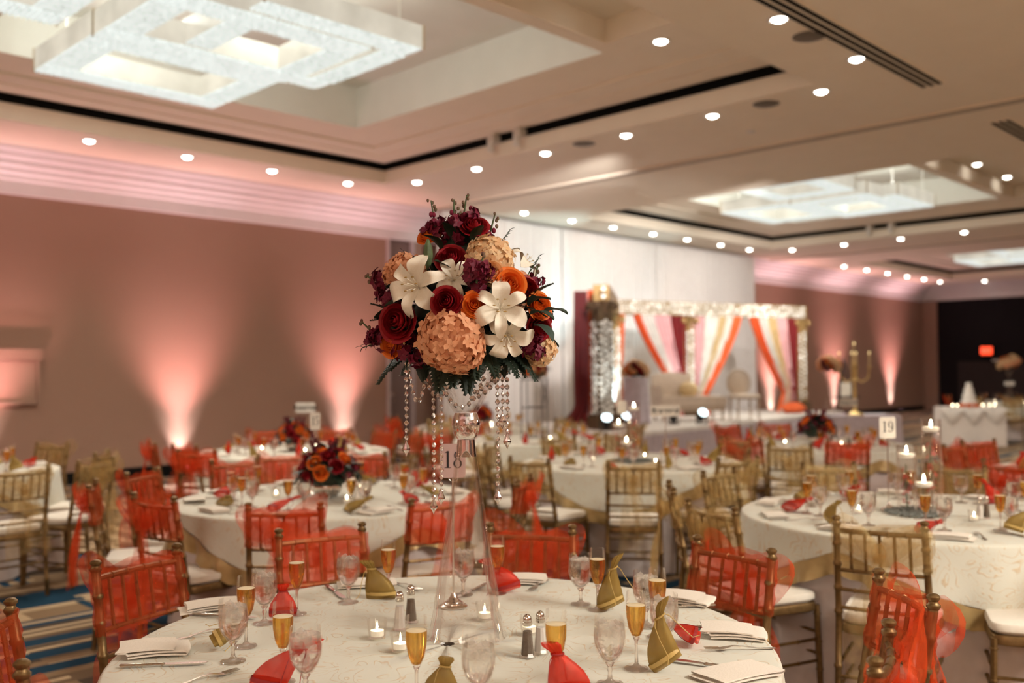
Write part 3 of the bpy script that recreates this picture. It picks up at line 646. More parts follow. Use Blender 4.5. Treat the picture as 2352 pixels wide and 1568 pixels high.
for i, (t, (l, d, tn)) in enumerate(TB.items()):
    a0 = YAW+ROT.get(t, i*.7); top, bord = cloth(a0, .17, i)
    M = T(P(l, d))
    inst('banquet_table', [('tabletop', TT)]+[('leg', x) for x in TL]+[('underskirt', US[i % 2])], M, f"round banquet table with pale floor-length skirt, the {tn}", 'table', 'round banquet tables')
    o = one('tablecloth', top, M, f"ivory embroidered overlay cloth with gold edge on the {tn}", 'tablecloth', 'overlay cloths'); obj('gold_border', bord, o)

# ------------------------------------------------------------------ table settings
def flute_parts(full=True):
    b = MB().lathe([(0, .003), (.0315, .002), (.0315, .004), (.012, .008), (.005, .016), (.0038, .05), (.0042, .072), (.009, .082)], 20)
    bowl = MB().lathe([(.004, .080), (.012, .087), (.020, .105), (.0255, .135), (.0270, .16), (.0255, .185), (.0245, .2)], 24)
    liq = MB().lathe([(0, .084), (.0105, .088), (.0190, .1055), (.0243, .135), (.0252, .152), (.0250, .165), (0, .165)], 20)
    foam = MB().lathe([(0, .1662), (.0245, .1655)], 18)
    return [('stem', b.mesh('stem', 'crystal_stem')), ('bowl', bowl.mesh('bowl', 'glass')), ('champagne', liq.mesh('champagne', 'champagne'), None, [('foam', foam.mesh('foam', 'foam'))])]
FLUTE = flute_parts()
def goblet_parts(ice=True):
    st = MB().lathe([(0, .003), (.034, .002), (.034, .004), (.014, .008), (.0065, .015), (.0048, .03), (.0075, .037), (.0055, .044), (.012, .054)], 20)
    bowl = MB().lathe([(.006, .052), (.018, .060), (.031, .078), (.0388, .1), (.0405, .12), (.0385, .145), (.0365, .168)], 26)
    wat = MB().lathe([(0, .056), (.016, .0625), (.0290, .080), (.0366, .1005), (.0384, .12), (.0366, .144), (.0358, .150), (0, .150)], 22)
    parts = [('stem', st.mesh('stem', 'crystal_stem')), ('bowl', bowl.mesh('bowl', 'glass'))]
    sub = []
    if ice:
        r = random.Random(4)
        for k in range(6):
            a = k*1.1+r.random(); q = .019 if k else 0; b = MB().box((0, 0, 0), (.020, .018, .017)).xf(Matrix.Translation((q*cos(a), q*sin(a), .128+.016*(k % 2)+.004*r.random())) @ Euler((r.random(), r.random(), r.random())).to_matrix().to_4x4())
            sub.append(('ice_cube', b.mesh('ice', 'ice', True, 60)))
    parts.append(('water', wat.mesh('water', 'water'), None, sub)); return parts
GOBLET = goblet_parts(); GOBLET_FAR = goblet_parts(False)
def pouch(m, mc, seed, lean=0, h=.115, wd=.045):
    r = random.Random(seed); p1, p2 = r.random()*6, r.random()*6
    prof = [(.97, .0), (1.0, .010), (.98, .03), (.84, .05), (.60, .068), (.36, .082), (.22, .09), (.30, .098), (.42, .108), (.36, .115)]
    k = h/.115
    def f(u, v):
        a = 2*pi*u; i = min(int(v*(len(prof)-1)), len(prof)-2); t = v*(len(prof)-1)-i; q = prof[i][0]*(1-t)+prof[i+1][0]*t; z = (prof[i][1]*(1-t)+prof[i+1][1]*t)*k
        w_ = wd*q*(1+.07*sin(7*a+p1)*v+.10*sin(13*a+p2)*(v > .55)); return (w_*cos(a)+lean*z*z*9, w_*.5*sin(a)*(1-.35*(v < .12)), z)
    body = MB().grid(f, 36, 18, True)
    base = MB().lathe([(0, .003), (wd*.55, .003)], 16).xf(Matrix.Diagonal((1, .62, 1, 1)))
    nz = .09*k; nx = lean*nz*nz*9
    cord = MB().tube([(nx+.014*cos(a), .010*sin(a), nz) for a in [i*pi/6 for i in range(13)]], .0022, 5)
    cord.tube([(nx+.012, .006, nz), (nx+.018, .016, nz-.012*k), (nx+.022, .028, nz*.55), (nx+.03, .034, .012), (nx+.045, .04, .006)], .0011, 5)
    cord.tube([(nx-.012, -.006, nz), (nx-.02, -.014, nz-.01*k), (nx-.026, -.026, nz*.6), (nx-.03, -.034, .02), (nx-.04, -.04, .008)], .0011, 5)
    nuts = MB()
    for j in range(7): a = j*.9; nuts.ell((wd*.45*cos(a)*(j > 0), wd*.28*sin(a)*(j > 0), .014+.012*(j % 2)), (.013, .010, .009), 8, 5)
    con = [('filling', nuts.mesh('filling', 'wax' if m == 'pouch_gold' else 'cord_red'))] if False else []
    return [('bag', body.mesh('bag', m), None, [('drawstring', cord.mesh('drawstring', mc)), ('band', MB().grid(lambda u, v: (wd*(1.0-.01*v)*cos(2*pi*u)*1.015, wd*.52*sin(2*pi*u)*1.0, .012+.010*v), 28, 1, True).mesh('band', mc))])]
POUCH = {c: [pouch('pouch_'+c, 'cord_'+c, s, ln, h, w_) for s, (ln, h, w_) in enumerate(((0, .10, .044), (.55, .125, .04), (-.4, .115, .046)))] for c in ('red', 'gold')}
def napkin(seed, lay=4, L_=.17, W=.10):
    r = random.Random(seed); b = MB(); path = []
    for i in range(lay):
        x0, x1 = (-L_/2, L_/2) if i % 2 == 0 else (L_/2, -L_/2); sh = r.uniform(-.018, .018); z = .004+i*.008
        for t in [k/6 for k in range(7)]: path.append((x0+(x1-x0)*t+sh, z+.004*sin(pi*t)))
        if i < lay-1:
            for a in (.25, .5, .75): path.append((x1+(.004 if x1 > 0 else -.004)*sin(pi*a)+sh, z+.008*a))
    n = len(path); th = .0040; vs = []
    for y in (-W/2, -W/4, 0, W/4, W/2):
        for (x, z) in path: vs.append((x+.006*sin(y*30+seed), y, z+th/2))
        for (x, z) in path: vs.append((x+.006*sin(y*30+seed), y, z-th/2))
    m = 2*n; fs = []
    for j in range(4):
        for i in range(n-1): fs.append((j*m+i, j*m+i+1, (j+1)*m+i+1, (j+1)*m+i)); fs.append((j*m+n+i+1, j*m+n+i, (j+1)*m+n+i, (j+1)*m+n+i+1))
    for j in (0, 4):
        for i in range(n-1): fs.append((j*m+i, j*m+n+i, j*m+n+i+1, j*m+i+1))
    return b.add(vs, fs).mesh('napkin', 'napkin', True, 60)
NAP = [napkin(1, 3), napkin(2, 3, .15, .12), napkin(3, 2, .2, .11)]
def knife():
    b = MB(); sec = []
    for (x, w_, h) in ((-.115, .004, .004), (-.112, .010, .006), (-.06, .009, .006), (-.012, .007, .005), (-.006, .009, .007), (0, .007, .004)): sec.append((x, w_, h))
    hd = MB(); vs = []
    for (x, w_, h) in sec:
        for k in range(8): a = 2*pi*k/8; vs.append((x, w_*cos(a)*.8, .006+h*sin(a)*.7))
    hd.add(vs, [(i*8+k, i*8+(k+1) % 8, (i+1)*8+(k+1) % 8, (i+1)*8+k) for i in range(len(sec)-1) for k in range(8)]+[tuple(range(8))])
    bl = [(0, -.006), (.03, -.010), (.08, -.0105), (.105, -.006), (.112, .004), (.08, .008), (0, .006)]; n = len(bl)
    b.add([(x, y, .007) for x, y in bl]+[(x, y, .005) for x, y in bl], [tuple(range(n)), tuple(reversed(range(n, 2*n)))]+[(i, i+n, (i+1) % n+n, (i+1) % n) for i in range(n)])
    return [('handle', hd.mesh('handle', 'silver')), ('blade', b.mesh('blade', 'silver', False))]
def fork():
    def zc(x): return .003+.010*math.exp(-((x-.01)/.035)**2)+(.0 if x < .05 else .12*(x-.05))
    out = [(-.10, .006), (-.05, .005), (-.01, .003), (.02, .0035), (.035, .009), (.05, .0115), (.06, .0118)]; n = len(out)
    b = MB(); b.add([(x, s*w_, zc(x)+t) for t in (0, -.0016) for s in (1, -1) for x, w_ in out], [])
    fs = []
    for i in range(n-1): fs += [(i, i+1, n+i+1, n+i), (2*n+i+1, 2*n+i, 3*n+i, 3*n+i+1), (i, 2*n+i, 2*n+i+1, i+1), (n+i+1, 3*n+i+1, 3*n+i, n+i)]
    b.f += fs
    tines = [('tine', MB().tube([(.058, y, zc(.058)), (.08, y, zc(.075)), (.10, y*.9, zc(.088))], [.0015, .0014, .0007], 5).mesh('tine', 'silver')) for y in (-.0100, -.0034, .0034, .0100)]
    return [('handle', b.mesh('handle', 'silver'), None, tines)]
KNIFE = knife(); FORK = fork()
def votive():
    g = MB().lathe([(0, .004), (.024, .004), (.0265, .02), (.030, .058), (.0285, .058), (.025, .02), (.022, .009), (0, .009)], 22)
    wx = MB().lathe([(0, .011), (.0195, .011), (.0195, .026), (0, .0255)], 16); fl = MB().lathe([(0, .027), (.0024, .031), (.0032, .036), (.0016, .042), (0, .048)], 8)
    return [('glass', g.mesh('glass', 'glass')), ('candle', wx.mesh('candle', 'wax'), None, [('flame', fl.mesh('flame', 'flame'))])]
VOT = votive()
def shaker(m):
    g = MB().lathe([(0, .001), (.0235, .001), (.0235, .006), (.0185, .014), (.0115, .082), (.0115, .088)], 8)
    inn = MB().lathe([(0, .006), (.0172, .008), (.0165, .016), (.0112, .072), (0, .072)], 8)
    cap = MB().lathe([(.0118, .086), (.0132, .088), (.0132, .096), (.0115, .097), (.0115, .100), (.0118, .102), (.0105, .110), (.006, .116), (0, .118)], 14)
    return [('glass_body', g.mesh('body', 'glass', False)), (m, inn.mesh(m, m, False)), ('cap', cap.mesh('cap', 'silver'))]
SHK = {m: shaker(m) for m in ('salt', 'pepper')}
ZT = .763
def rz_out(l, d, tl, td):                # rotation so local +X points from the table's centre outwards
    v = P(l-tl, d-td); return math.atan2(v.y, v.x)
AL, AD, _ = TB['A']
def at(l, d): return P(l, d, ZT)
def ck(l, d, t='A'): return clock(l-TB[t][0], d-TB[t][1])
for (l, d) in ((-.760, 2.722), (-.697, 3.078), (-.430, 3.29), (-.057, 3.34), (.271, 3.10), (.417, 2.785), (.317, 2.495), (.101, 2.318), (-.231, 2.268), (-.580, 2.408)):
    inst('champagne_flute', FLUTE, T(at(l, d)), f"tall champagne flute of amber wine, {ck(l, d)} place of the front table", 'glass', 'champagne flutes')
for (l, d) in ((-.756, 2.582), (-.772, 2.968), (-.557, 3.228), (-.175, 3.325), (.2215, 3.18), (.40, 2.905), (.409, 2.612), (.236, 2.375), (-.082, 2.20), (-.50, 2.30)):
    inst('water_goblet', GOBLET, T(at(l, d)), f"stemmed goblet of iced water, {ck(l, d)} place of the front table", 'glass', 'water goblets')
RR = YAW-pi/2                             # heading that points across the view
PB = [(-.85, 2.70, 'gold', 0, (1.15, 'X'), pi/2+.45, .022), (-.738, 3.065, 'red', 0, None, .3, 0), (-.456, 3.29, 'gold', 2, None, 0, 0), (-.023, 3.366, 'red', 2, (-.25, 'Y'), .1, .006), (.318, 3.10, 'gold', 1, (-.42, 'Y'), 0, .014),
      (.52, 2.70, 'red', 0, (-1.15, 'X'), pi/2-.2, .022), (.395, 2.47, 'gold', 1, (-.62, 'Y'), -.2, .02), (.135, 2.30, 'red', 2, None, .2, 0), (-.178, 2.262, 'gold', 0, (.2, 'Y'), .3, .005), (-.60, 2.325, 'red', 1, (.3, 'Y'), .4, .012)]
for (l, d, c, v, tl, a, up) in PB:
    p = at(l, d); p.z += up
    inst('favour_pouch', POUCH[c][v], T(p, RR+a, 1.12 if v else 1.0, tl), f"{c} drawstring organza favour pouch, {ck(l, d)} place of the front table", 'pouch', 'organza favour pouches')
for i, (l, d, a, v) in enumerate(((-1.005, 2.67, .25, 1), (-1.0, 3.15, .5, 0), (-.53, 3.48, .1, 2), (.02, 3.515, -.05, 0), (.57, 3.21, -.5, 1), (.635, 2.80, -.25, 1), (.565, 2.43, .5, 2))):
    one('folded_napkin', NAP[v], T(at(l, d)+Vector((0, 0, .001)), RR+a), f"folded ivory napkin, {ck(l, d)} edge of the front table", 'napkin', 'folded napkins')
def laid(name, parts, a, b_, off, label, cat):
    pa, pb = at(*a), at(*b_); v = (pb-pa).normalized(); p = pa+v*off; p.z += .0005
    inst(name, parts, T(p, math.atan2(v.y, v.x)), label, cat, 'cutlery')
for a, b_ in (((-1.042, 2.536), (-.803, 2.564)), ((-1.03, 3.075), (-.93, 3.05)), ((-.677, 3.468), (-.57, 3.256)), ((-.10, 3.475), (-.166, 3.325)), ((.62, 2.87), (.533, 2.873)), ((.60, 2.466), (.44, 2.546)), ((.66, 3.14), (.55, 3.13))):
    laid('table_knife', KNIFE, a, b_, .115, f"silver table knife, {ck(*a)} place of the front table", 'knife')
for a, b_ in (((-.992, 2.782), (-.843, 2.923)), ((.725, 2.665), (.551, 2.655)), ((-.45, 3.539), (-.366, 3.431)), ((.125, 3.55), (.077, 3.417)), ((-.86, 2.36), (-.746, 2.472))):
    laid('table_fork', FORK, a, b_, .10, f"silver table fork, {ck(*a)} place of the front table", 'fork')
for (l, d, m, lb) in ((-.344, 2.886, 'salt', 'faceted glass salt shaker near the lit votive on the front table'), (-.319, 2.969, 'pepper', 'faceted glass pepper shaker behind the salt near the lit votive'), (.036, 2.602, 'pepper', 'faceted glass pepper shaker beside the vase foot on the front table'), (.072, 2.636, 'salt', 'faceted glass salt shaker just behind a champagne flute beside the pepper')):
    inst('seasoning_shaker', SHK[m], T(at(l, d)), lb, 'shaker', 'salt and pepper shakers')
for (l, d, lb) in ((-.398, 2.79, 'lit tea light in clear votive cup, alone on the open cloth of the front table'), (-.091, 2.985, 'lit tea light in clear votive cup behind the glass vase'), (.045, 2.82, 'tea light in clear votive cup hidden behind the pepper shaker'), (-.315, 2.66, 'clear votive cup behind a champagne flute near the vase foot')):
    inst('votive_candle', VOT, T(at(l, d)), lb, 'candle', 'votive candles')

# number stands
def digit(b, ch, x, h):
    def rg(cx, cz, rx, rz, tx, tz, a0=0, a1=2*pi):
        n = 24
        for i in range(n):
            a, c_ = a0+(a1-a0)*i/n, a0+(a1-a0)*(i+1)/n
            b.add([(x+(cx+rx*cos(a))*h, 0, (cz+rz*sin(a))*h), (x+(cx+rx*cos(c_))*h, 0, (cz+rz*sin(c_))*h), (x+(cx+(rx-tx)*cos(c_))*h, 0, (cz+(rz-tz)*sin(c_))*h), (x+(cx+(rx-tx)*cos(a))*h, 0, (cz+(rz-tz)*sin(a))*h)], [(0, 1, 2, 3)])
    def bx(x0, x1, z0, z1): b.add([(x+x0*h, 0, z0*h), (x+x1*h, 0, z0*h), (x+x1*h, 0, z1*h), (x+x0*h, 0, z1*h)], [(0, 1, 2, 3)])
    if ch == '1': bx(-.065, .065, 0, 1); bx(-.19, .19, 0, .04); b.add([(x-.20*h, 0, .88*h), (x-.06*h, 0, .90*h), (x+.0, 0, 1.0*h), (x-.04*h, 0, 1.0*h)], [(0, 1, 2, 3)])
    if ch == '8': rg(0, .75, .21, .25, .09, .03); rg(0, .26, .25, .27, .10, .03)
    if ch == '9': rg(0, .69, .25, .31, .11, .03); rg(-.03, .42, .28, .42, .12, .03, -pi*.75, .35); b.ell((x-.17*h, 0, .12*h), (.07*h, .0005, .07*h), 10, 5)
    if ch == '5': bx(-.2, .2, .9, 1); bx(-.2, -.16, .5, .95); rg(-.02, .31, .26, .31, .11, .04, -pi*.8, pi*.75)
def stand(h, cw, chh, cardm, text, z_off=0):
    base = MB().lathe([(0, .001), (.046, .001), (.046, .004), (.042, .007), (.034, .010), (.033, .014), (.027, .016), (.026, .019), (.019, .023), (.011, .034), (.006, .046), (0, .047)], 28)
    rod = MB().cyl((0, 0, .04), (0, 0, h-chh*.5), .0032, n=8)
    sp = [(0, 0, h-chh*.55)]+[((.003+.0028*t)*cos(t*2.2), .002, h-chh*.48+(.003+.0028*t)*sin(t*2.2)) for t in [i*.45 for i in range(14)]]
    cl = MB().tube(sp, .0012, 5)
    n = 8; pts = []; rr = .012
    for cx, cz, a0 in ((cw/2-rr, chh/2-rr, 0), (-cw/2+rr, chh/2-rr, pi/2), (-cw/2+rr, -chh/2+rr, pi), (cw/2-rr, -chh/2+rr, 1.5*pi)):
        for i in range(5): a = a0+i*pi/8; pts.append((cx+rr*cos(a), cz+rr*sin(a)))
    m = len(pts); cd = MB().add([(x, -.0045, z+h) for x, z in pts]+[(x, -.0030, z+h) for x, z in pts], [tuple(range(m)), tuple(reversed(range(m, 2*m)))]+[(i, i+m, (i+1) % m+m, (i+1) % m) for i in range(m)])
    if not text: pr = None
    elif text.isdigit():
        b = MB(); dh = chh*.5
        for i, ch in enumerate(text): digit(b, ch, (i-(len(text)-1)/2)*dh*.58, dh)
        tm = b.xf(Matrix.Translation((0, -.0052, h-dh*.42))).mesh('print', 'ink', False); pr = ('print', tm)
    else: pr = ('print', text_mesh(text, chh*.62, 'ink', .0015), Matrix.Translation((0, -.0054, h)) @ RX)
    return [('base', base.mesh('base', 'silver')), ('rod', rod.mesh('rod', 'silver')), ('clip', cl.mesh('clip', 'silver')), ('card', cd.mesh('card', cardm, False), None, [pr] if pr else [])]
inst('table_number', stand(.48, .085, .112, 'card_in_pink_shade', '18'), T(at(-.199, 3.164), RR), 'table number card 18 on silver stand behind the glass vase', 'table sign')
inst('table_number', stand(.45, .093, .117, 'card', '19'), T(at(2.05, 5.22), RR+.1), 'table number card 19 on tall silver stand', 'table sign')
inst('table_number', stand(.46, .085, .11, 'card', '15'), T(at(-1.27, 6.12), RR+.9), 'small number card 15 turned aside, over the rose bowl', 'table sign')
inst('reserved_sign', stand(.45, .235, .09, 'card', 'Reserved'), T(at(1.21, 7.55), RR), 'white Reserved card on silver stand at the middle table', 'table sign')
inst('reserved_sign', stand(.43, .19, .10, 'sign_white', 'Reserved'), T(at(-2.02, 9.3), RR), 'white Reserved card on silver stand before the pink wall', 'table sign')
inst('reserved_sign', stand(.42, .22, .09, 'sign_white', ''), T(at(10.75, 20.6), RR), 'small white card on a stand at the far table by the black wall', 'table sign')
inst('table_number', stand(.45, .09, .115, 'card', ''), T(at(.95, 8.3), RR+.3), 'small upright card beside the cylinder candles of the middle table', 'table sign')

# ------------------------------------------------------------------ glass vase with crystal strands
VL, VD = -.138, 2.82; VP = P(VL, VD)
cup = MB().lathe([(.034, 1.416), (.050, 1.439), (.072, 1.478), (.103, 1.526), (.120, 1.557), (.1165, 1.557), (.0995, 1.528), (.068, 1.481), (.045, 1.442), (.028, 1.420), (0, 1.419)], 36)
# flute the cup
cup.v = [((x*(1+.018*cos(12*math.atan2(y, x))), y*(1+.018*cos(12*math.atan2(y, x))), z)) for x, y, z in cup.v]
knop = MB().lathe([(0, 1.418), (.033, 1.416), (.036, 1.406), (.0415, 1.392), (.0425, 1.378), (.0385, 1.357), (.032, 1.347), (.027, 1.341), (0, 1.340)], 32)
neck = MB().lathe([(0, 1.339), (.0255, 1.338), (.0265, 1.33), (.0295, 1.30), (.031, 1.288), (.024, 1.292), (.012, 1.303), (0, 1.306)], 28)
cone = MB().lathe([(.0302, 1.296), (.041, 1.221), (.060, 1.093), (.081, .965), (.100, .838), (.113, .772), (.117, .7635), (.113, .7635), (.108, .774), (.096, .84), (.077, .965), (.056, 1.093), (.0365, 1.221), (.0265, 1.285)], 40)
inst('trumpet_vase', [('cup', cup.mesh('cup', 'glass_vase')), ('knop', knop.mesh('knop', 'crystal')), ('neck', neck.mesh('neck', 'crystal')), ('cone_foot', cone.mesh('cone', 'glass_vase'))], VP, 'tall clear glass vase with flared cone foot on the front table', 'vase')
bead = MB().lathe([(0, -.0078), (.0042, -.0058), (.0078, 0), (.0042, .0058), (0, .0078)], 8).xf(Matrix.Diagonal((1, .62, 1.05, 1))).mesh('bead', 'crystal', False)
small = MB().lathe([(0, -.0036), (.0030, 0), (0, .0036)], 6).mesh('small_bead', 'crystal', False)
drop = MB().lathe([(0, .026), (.004, .012), (.0115, -.004), (.012, -.009), (.005, -.018), (0, -.030)], 8).mesh('drop', 'crystal', False)
def strand(path, label, end=True):
    pts = [Vector(p) for p in path]; seg = [(pts[i+1]-pts[i]).length for i in range(len(pts)-1)]; tot = sum(seg)
    root = obj('crystal_strand', None, None, VP+P(pts[0].x, -pts[0].y, pts[0].z)); tag(root, label, 'crystal strand', 'crystal strands on the vase')
    o0 = P(pts[0].x, -pts[0].y, pts[0].z); s = 0; wire = []; i = 0; r = random.Random(len(label))
    def pos(s):
        for k, L_ in enumerate(seg):
            if s <= L_ or k == len(seg)-1: q = pts[k].lerp(pts[k+1], min(1, s/L_)); return P(q.x, -q.y, q.z)-o0
            s -= L_
    lim = tot-(.035 if end else 0)
    while s < lim:
        obj('crystal_bead', bead if i % 1 == 0 else small, root, T(pos(s), RR+r.uniform(-.9, .9))); wire.append(pos(s)); s += .0212; i += 1
    if end: obj('crystal_drop', drop, root, T(pos(tot)+Vector((0, 0, .028)), r.random())); wire.append(pos(tot))
    obj('wire', MB().tube(wire, .0006, 4).mesh('wire', 'silver'), root)
def vert(u, w_, z0, z1): return [(u, w_, 1.70+z0), (u*1.0+.002, w_, 1.70+(z0+z1)/2), (u, w_, 1.70+z1)]
strand(vert(-.174, .03, -.142, -.409), 'hanging crystal strand, outermost beside the pocket door')
strand(vert(-.090, .08, -.16, -.569), 'long crystal strand hanging in front of the orange sashes')
strand(vert(-.078, -.05, -.16, -.562), 'crystal strand hanging behind the vase knop over the number card')
strand(vert(.094, .08, -.144, -.545), 'long crystal strand ending above the red-sashed chair')
strand(vert(.122, .06, -.144, -.386), 'outermost crystal strand against the white drape')
strand(vert(.108, .03, -.144, -.33), 'short crystal strand between the two strands before the white drape')
def swag(a, b_, sag, n=12):
    a, b_ = Vector(a), Vector(b_); out = []
    for i in range(n+1): t = i/n; q = a.lerp(b_, t); q.z -= sag*4*t*(1-t); out.append(q)
    return out
strand(swag((-.165, .05, 1.56), (-.115, .09, 1.50), .075), 'looped crystal garland near the outer hanging strand', False)
strand(swag((-.125, .05, 1.55), (-.045, .10, 1.50), .055), 'crystal garland swagged towards the vase cup', False)
strand(swag((-.08, .05, 1.53), (.06, .07, 1.53), .095), 'crystal garland draped around the vase cup', False)
strand(swag((.03, .09, 1.48), (.115, .07, 1.555), .012), 'crystal garland climbing from cup to the strands before the white drape', False)
strand(swag((.02, .05, 1.46), (.12, .05, 1.555), .02), 'second crystal garland climbing behind the first', False)

# ------------------------------------------------------------------ flowers
def rose(m, seed=0):
    r = random.Random(seed); b = MB()
    def pet(ph0, wd, r0, rm, r1, h, dz, curl):
        def f(u, v):
            q = (u-.5)*2; ph = ph0+q*wd*(.35+.65*v**.6); t = v
            rr = r0*(1-t)**2+2*rm*t*(1-t)*1.15+r1*t*t+curl*max(0, t-.7)*1.3+.05*q*(1 if wd > 2 else .6)
            return (rr*cos(ph), rr*sin(ph), dz+h*t*(1-.14*abs(q)**3*t)-curl*max(0, t-.7)*.8)
        return f
    #          n  half-width  base  belly  tip   height  lift  curl
    for (n, wd, r0, rm, r1, h, dz, cu) in ((2, 2.2, .02, .10, .05, .80, 0, 0), (3, 1.3, .05, .22, .13, .82, -.01, .02), (3, 1.2, .08, .36, .24, .80, -.03, .05), (4, 1.0, .10, .50, .38, .76, -.05, .10), (5, .86, .12, .64, .54, .70, -.06, .18), (6, .74, .14, .76, .72, .60, -.07, .30), (6, .74, .15, .84, .90, .46, -.07, .38)):
        o = r.random()*6
        for i in range(n): b.grid(pet(o+i*2*pi/n+r.uniform(-.12, .12), wd, r0, rm*r.uniform(.95, 1.05), r1*r.uniform(.93, 1.07), h*r.uniform(.95, 1.04), dz, cu), 7, 7)
    b.xf(Matrix.Translation((0, 0, -.32)))
    return b.mesh('rose', m, True, 0)
ROSE = {c: [rose('rose_'+c, s) for s in (1, 2)] for c in ('red', 'orange', 'peach')}
def hydrangea(m, seed, n=230):
    r = random.Random(seed); b = MB()
    for i in range(n):
        z = 1-(i+.5)/n*1.75; a = i*2.39996+r.uniform(-.15, .15); q = math.sqrt(max(0, 1-z*z)); nrm = Vector((q*cos(a), q*sin(a), z)); rad = r.uniform(.80, 1.0)
        M = face(nrm+Vector((r.uniform(-.35, .35), r.uniform(-.35, .35), r.uniform(-.35, .35))), loc=nrm*rad, s=r.uniform(.17, .225), spin=r.random()*6)
        fl = MB()
        for k in range(4):
            aa = k*pi/2; c_, s_ = cos(aa), sin(aa); tip = r.uniform(-.12, .28)
            pts = [(0, 0, 0), (.45, -.42, .10), (.95, -.30, tip), (1.0, .30, tip+.05), (.45, .42, .12), (.6, 0, .02)]
            fl.add([(x*c_-y*s_, x*s_+y*c_, z_) for x, y, z_ in pts], [(0, 1, 5), (1, 2, 5), (2, 3, 5), (3, 4, 5), (4, 0, 5)])
        b.merge(fl, M)
    return b.mesh('hydrangea', m, True, 0)
HYD = {'hp': hydrangea('hyd_peach', 1), 'hy': hydrangea('hyd_cream', 2, 200)}
hcore = MB().ell((0, 0, 0), .78, 14, 9).mesh('core', 'hyd_peach')
hcore2 = MB().ell((0, 0, 0), .78, 14, 9).mesh('core', 'hyd_cream')
def lpetal(wd, ln):
    def f(u, v):
        q = (u-.5)*2; w_ = wd*2.05*max(.02, v)**.7*max(0, 1-v)**.55*(1+.0*v)
        x = ln*(v-.16*max(0, v-.6)); z = .50*sin(min(1, v*1.25)*pi*.5)-1.25*max(0, v-.55)**1.6*1.5
        return (x*.98, q*w_, z+.16*abs(q)**1.6*w_/wd*(.9-v)+.03*sin(11*v+2.5*q)*abs(q)-.05*(1-abs(q))*sin(pi*v))
    return MB().grid(f, 8, 14).mesh('petal', 'lily', True, 0)
LPW, LPN = lpetal(.36, 1.12), lpetal(.24, 1.12)
st = MB(); an = MB()
for k in range(7):
    a = k*2*pi/6; t = Vector((.24*cos(a), .24*sin(a), .62)) if k < 6 else Vector((.03, 0, .78)); st.tube([(0, 0, .05), (t.x*.5, t.y*.5, .35), t], .014, 5)
    if k < 6: an.ell(t, (.06, .025, .025), 6, 4)
ST, AN = st.mesh('stamens', 'lily'), an.mesh('anthers', 'anther')
def leaf(ln, wd, m, nm='leaf'):
    return MB().grid(lambda u, v: (ln*v, (u-.5)*2*wd*sin(pi*(v*.94+.03))**.8, .12*ln*sin(pi*v)-.25*ln*v*v+abs(u-.5)*wd*.5), 4, 7).mesh(nm, m, True, 0)
LEAF, LEAFG = leaf(1, .24, 'leaf'), leaf(1, .36, 'leaf_grey')
fb = MB(); fb.tube([(0, 0, 0), (.5, 0, .04), (1, 0, -.15)], [.012, .008, .003], 5)
for i in range(11):
    t = .1+i*.083; L_ = .34*(1-t)*1.1+.07
    for s in (-1, 1):
        z = .08*t-.22*t*t
        fb.add([(t-.03, 0, z), (t-.01+L_*.10, s*L_*.5, z+.02), (t+.06+L_*.4, s*L_, z-.03), (t+.11+L_*.25, s*L_*.45, z+.01), (t+.06, 0, z)], [(0, 1, 2, 3, 4)])
FERN = fb.mesh('fern_frond', 'leaf', False)
def floret_cluster(seed, n=16):
    r = random.Random(seed); b = MB()
    for i in range(n):
        nrm = Vector((r.gauss(0, 1), r.gauss(0, 1), r.gauss(0, 1))).normalized(); M = face(nrm, loc=nrm*r.uniform(.5, 1), s=r.uniform(.42, .6), spin=r.random()*6)
        f = MB()
        for k in range(5):
            a = k*1.2566; c_, s_ = cos(a), sin(a); pts = [(0, 0, 0), (.5, -.36, .15), (1, 0, r.uniform(-.1, .3)), (.5, .36, .15)]; f.add([(x*c_-y*s_, x*s_+y*c_, z) for x, y, z in pts], [(0, 1, 2, 3)])
        b.merge(f, M)
    return b.mesh('stock_blossom', 'stock', True, 0)
STK = [floret_cluster(1), floret_cluster(2)]
Z0 = 1.70
def BQ(u, w_, v): return P(u, -w_, v+Z0-1.55)
arr = obj('flower_arrangement', None, None, VP+Vector((0, 0, 1.55))); tag(arr, 'lush bouquet of lilies, roses and hydrangeas on the tall glass vase', 'flower arrangement')
def out(u, w_, v, k=.35): return (P(u, -w_, v*.8)+P(0, -.05, .02)).normalized()
FL = [('hp', -.025, .2, -.076, .096), ('hp', -.165, .1, .115, .065), ('hy', .076, .12, .151, .074), ('hy', .216, .05, -.096, .053), ('hp', .02, -.18, .0, .09), ('hy', -.15, -.12, -.03, .07), ('hp', .15, -.12, .08, .07),
      ('ly', -.132, .2, .077, .086), ('ly', -.024, .2, .097, .062), ('ly', .108, .24, .012, .078), ('ly', .125, .2, -.069, .074), ('ly', .181, .02, .162, .058), ('ly', -.05, -.2, .13, .075),
      ('rr', -.04, .24, .029, .038), ('rr', -.183, .16, -.02, .051), ('rr', -.034, .14, .159, .040), ('rr', .03, .08, .259, .038), ('rr', .184, .1, .075, .034), ('rr', .218, .1, -.041, .037), ('rr', .244, -.08, .013, .034), ('rr', -.226, -.02, .029, .034), ('rr', .08, -.2, -.08, .04),
      ('or', -.104, .05, .236, .032), ('or', .037, .24, .019, .033), ('or', .134, .2, .079, .041), ('or', .219, .1, .025, .037), ('or', -.203, .14, -.086, .032), ('or', -.201, .08, .044, .03), ('or', -.12, -.17, .05, .038), ('pr', .084, .2, .115, .031)]
LDIR = {7: (-.35, .75, .05), 8: (-.05, .9, .25), 9: (.1, .95, .15), 10: (.1, .8, -.45), 11: (.7, .1, .6), 12: (-.1, -.9, .3)}
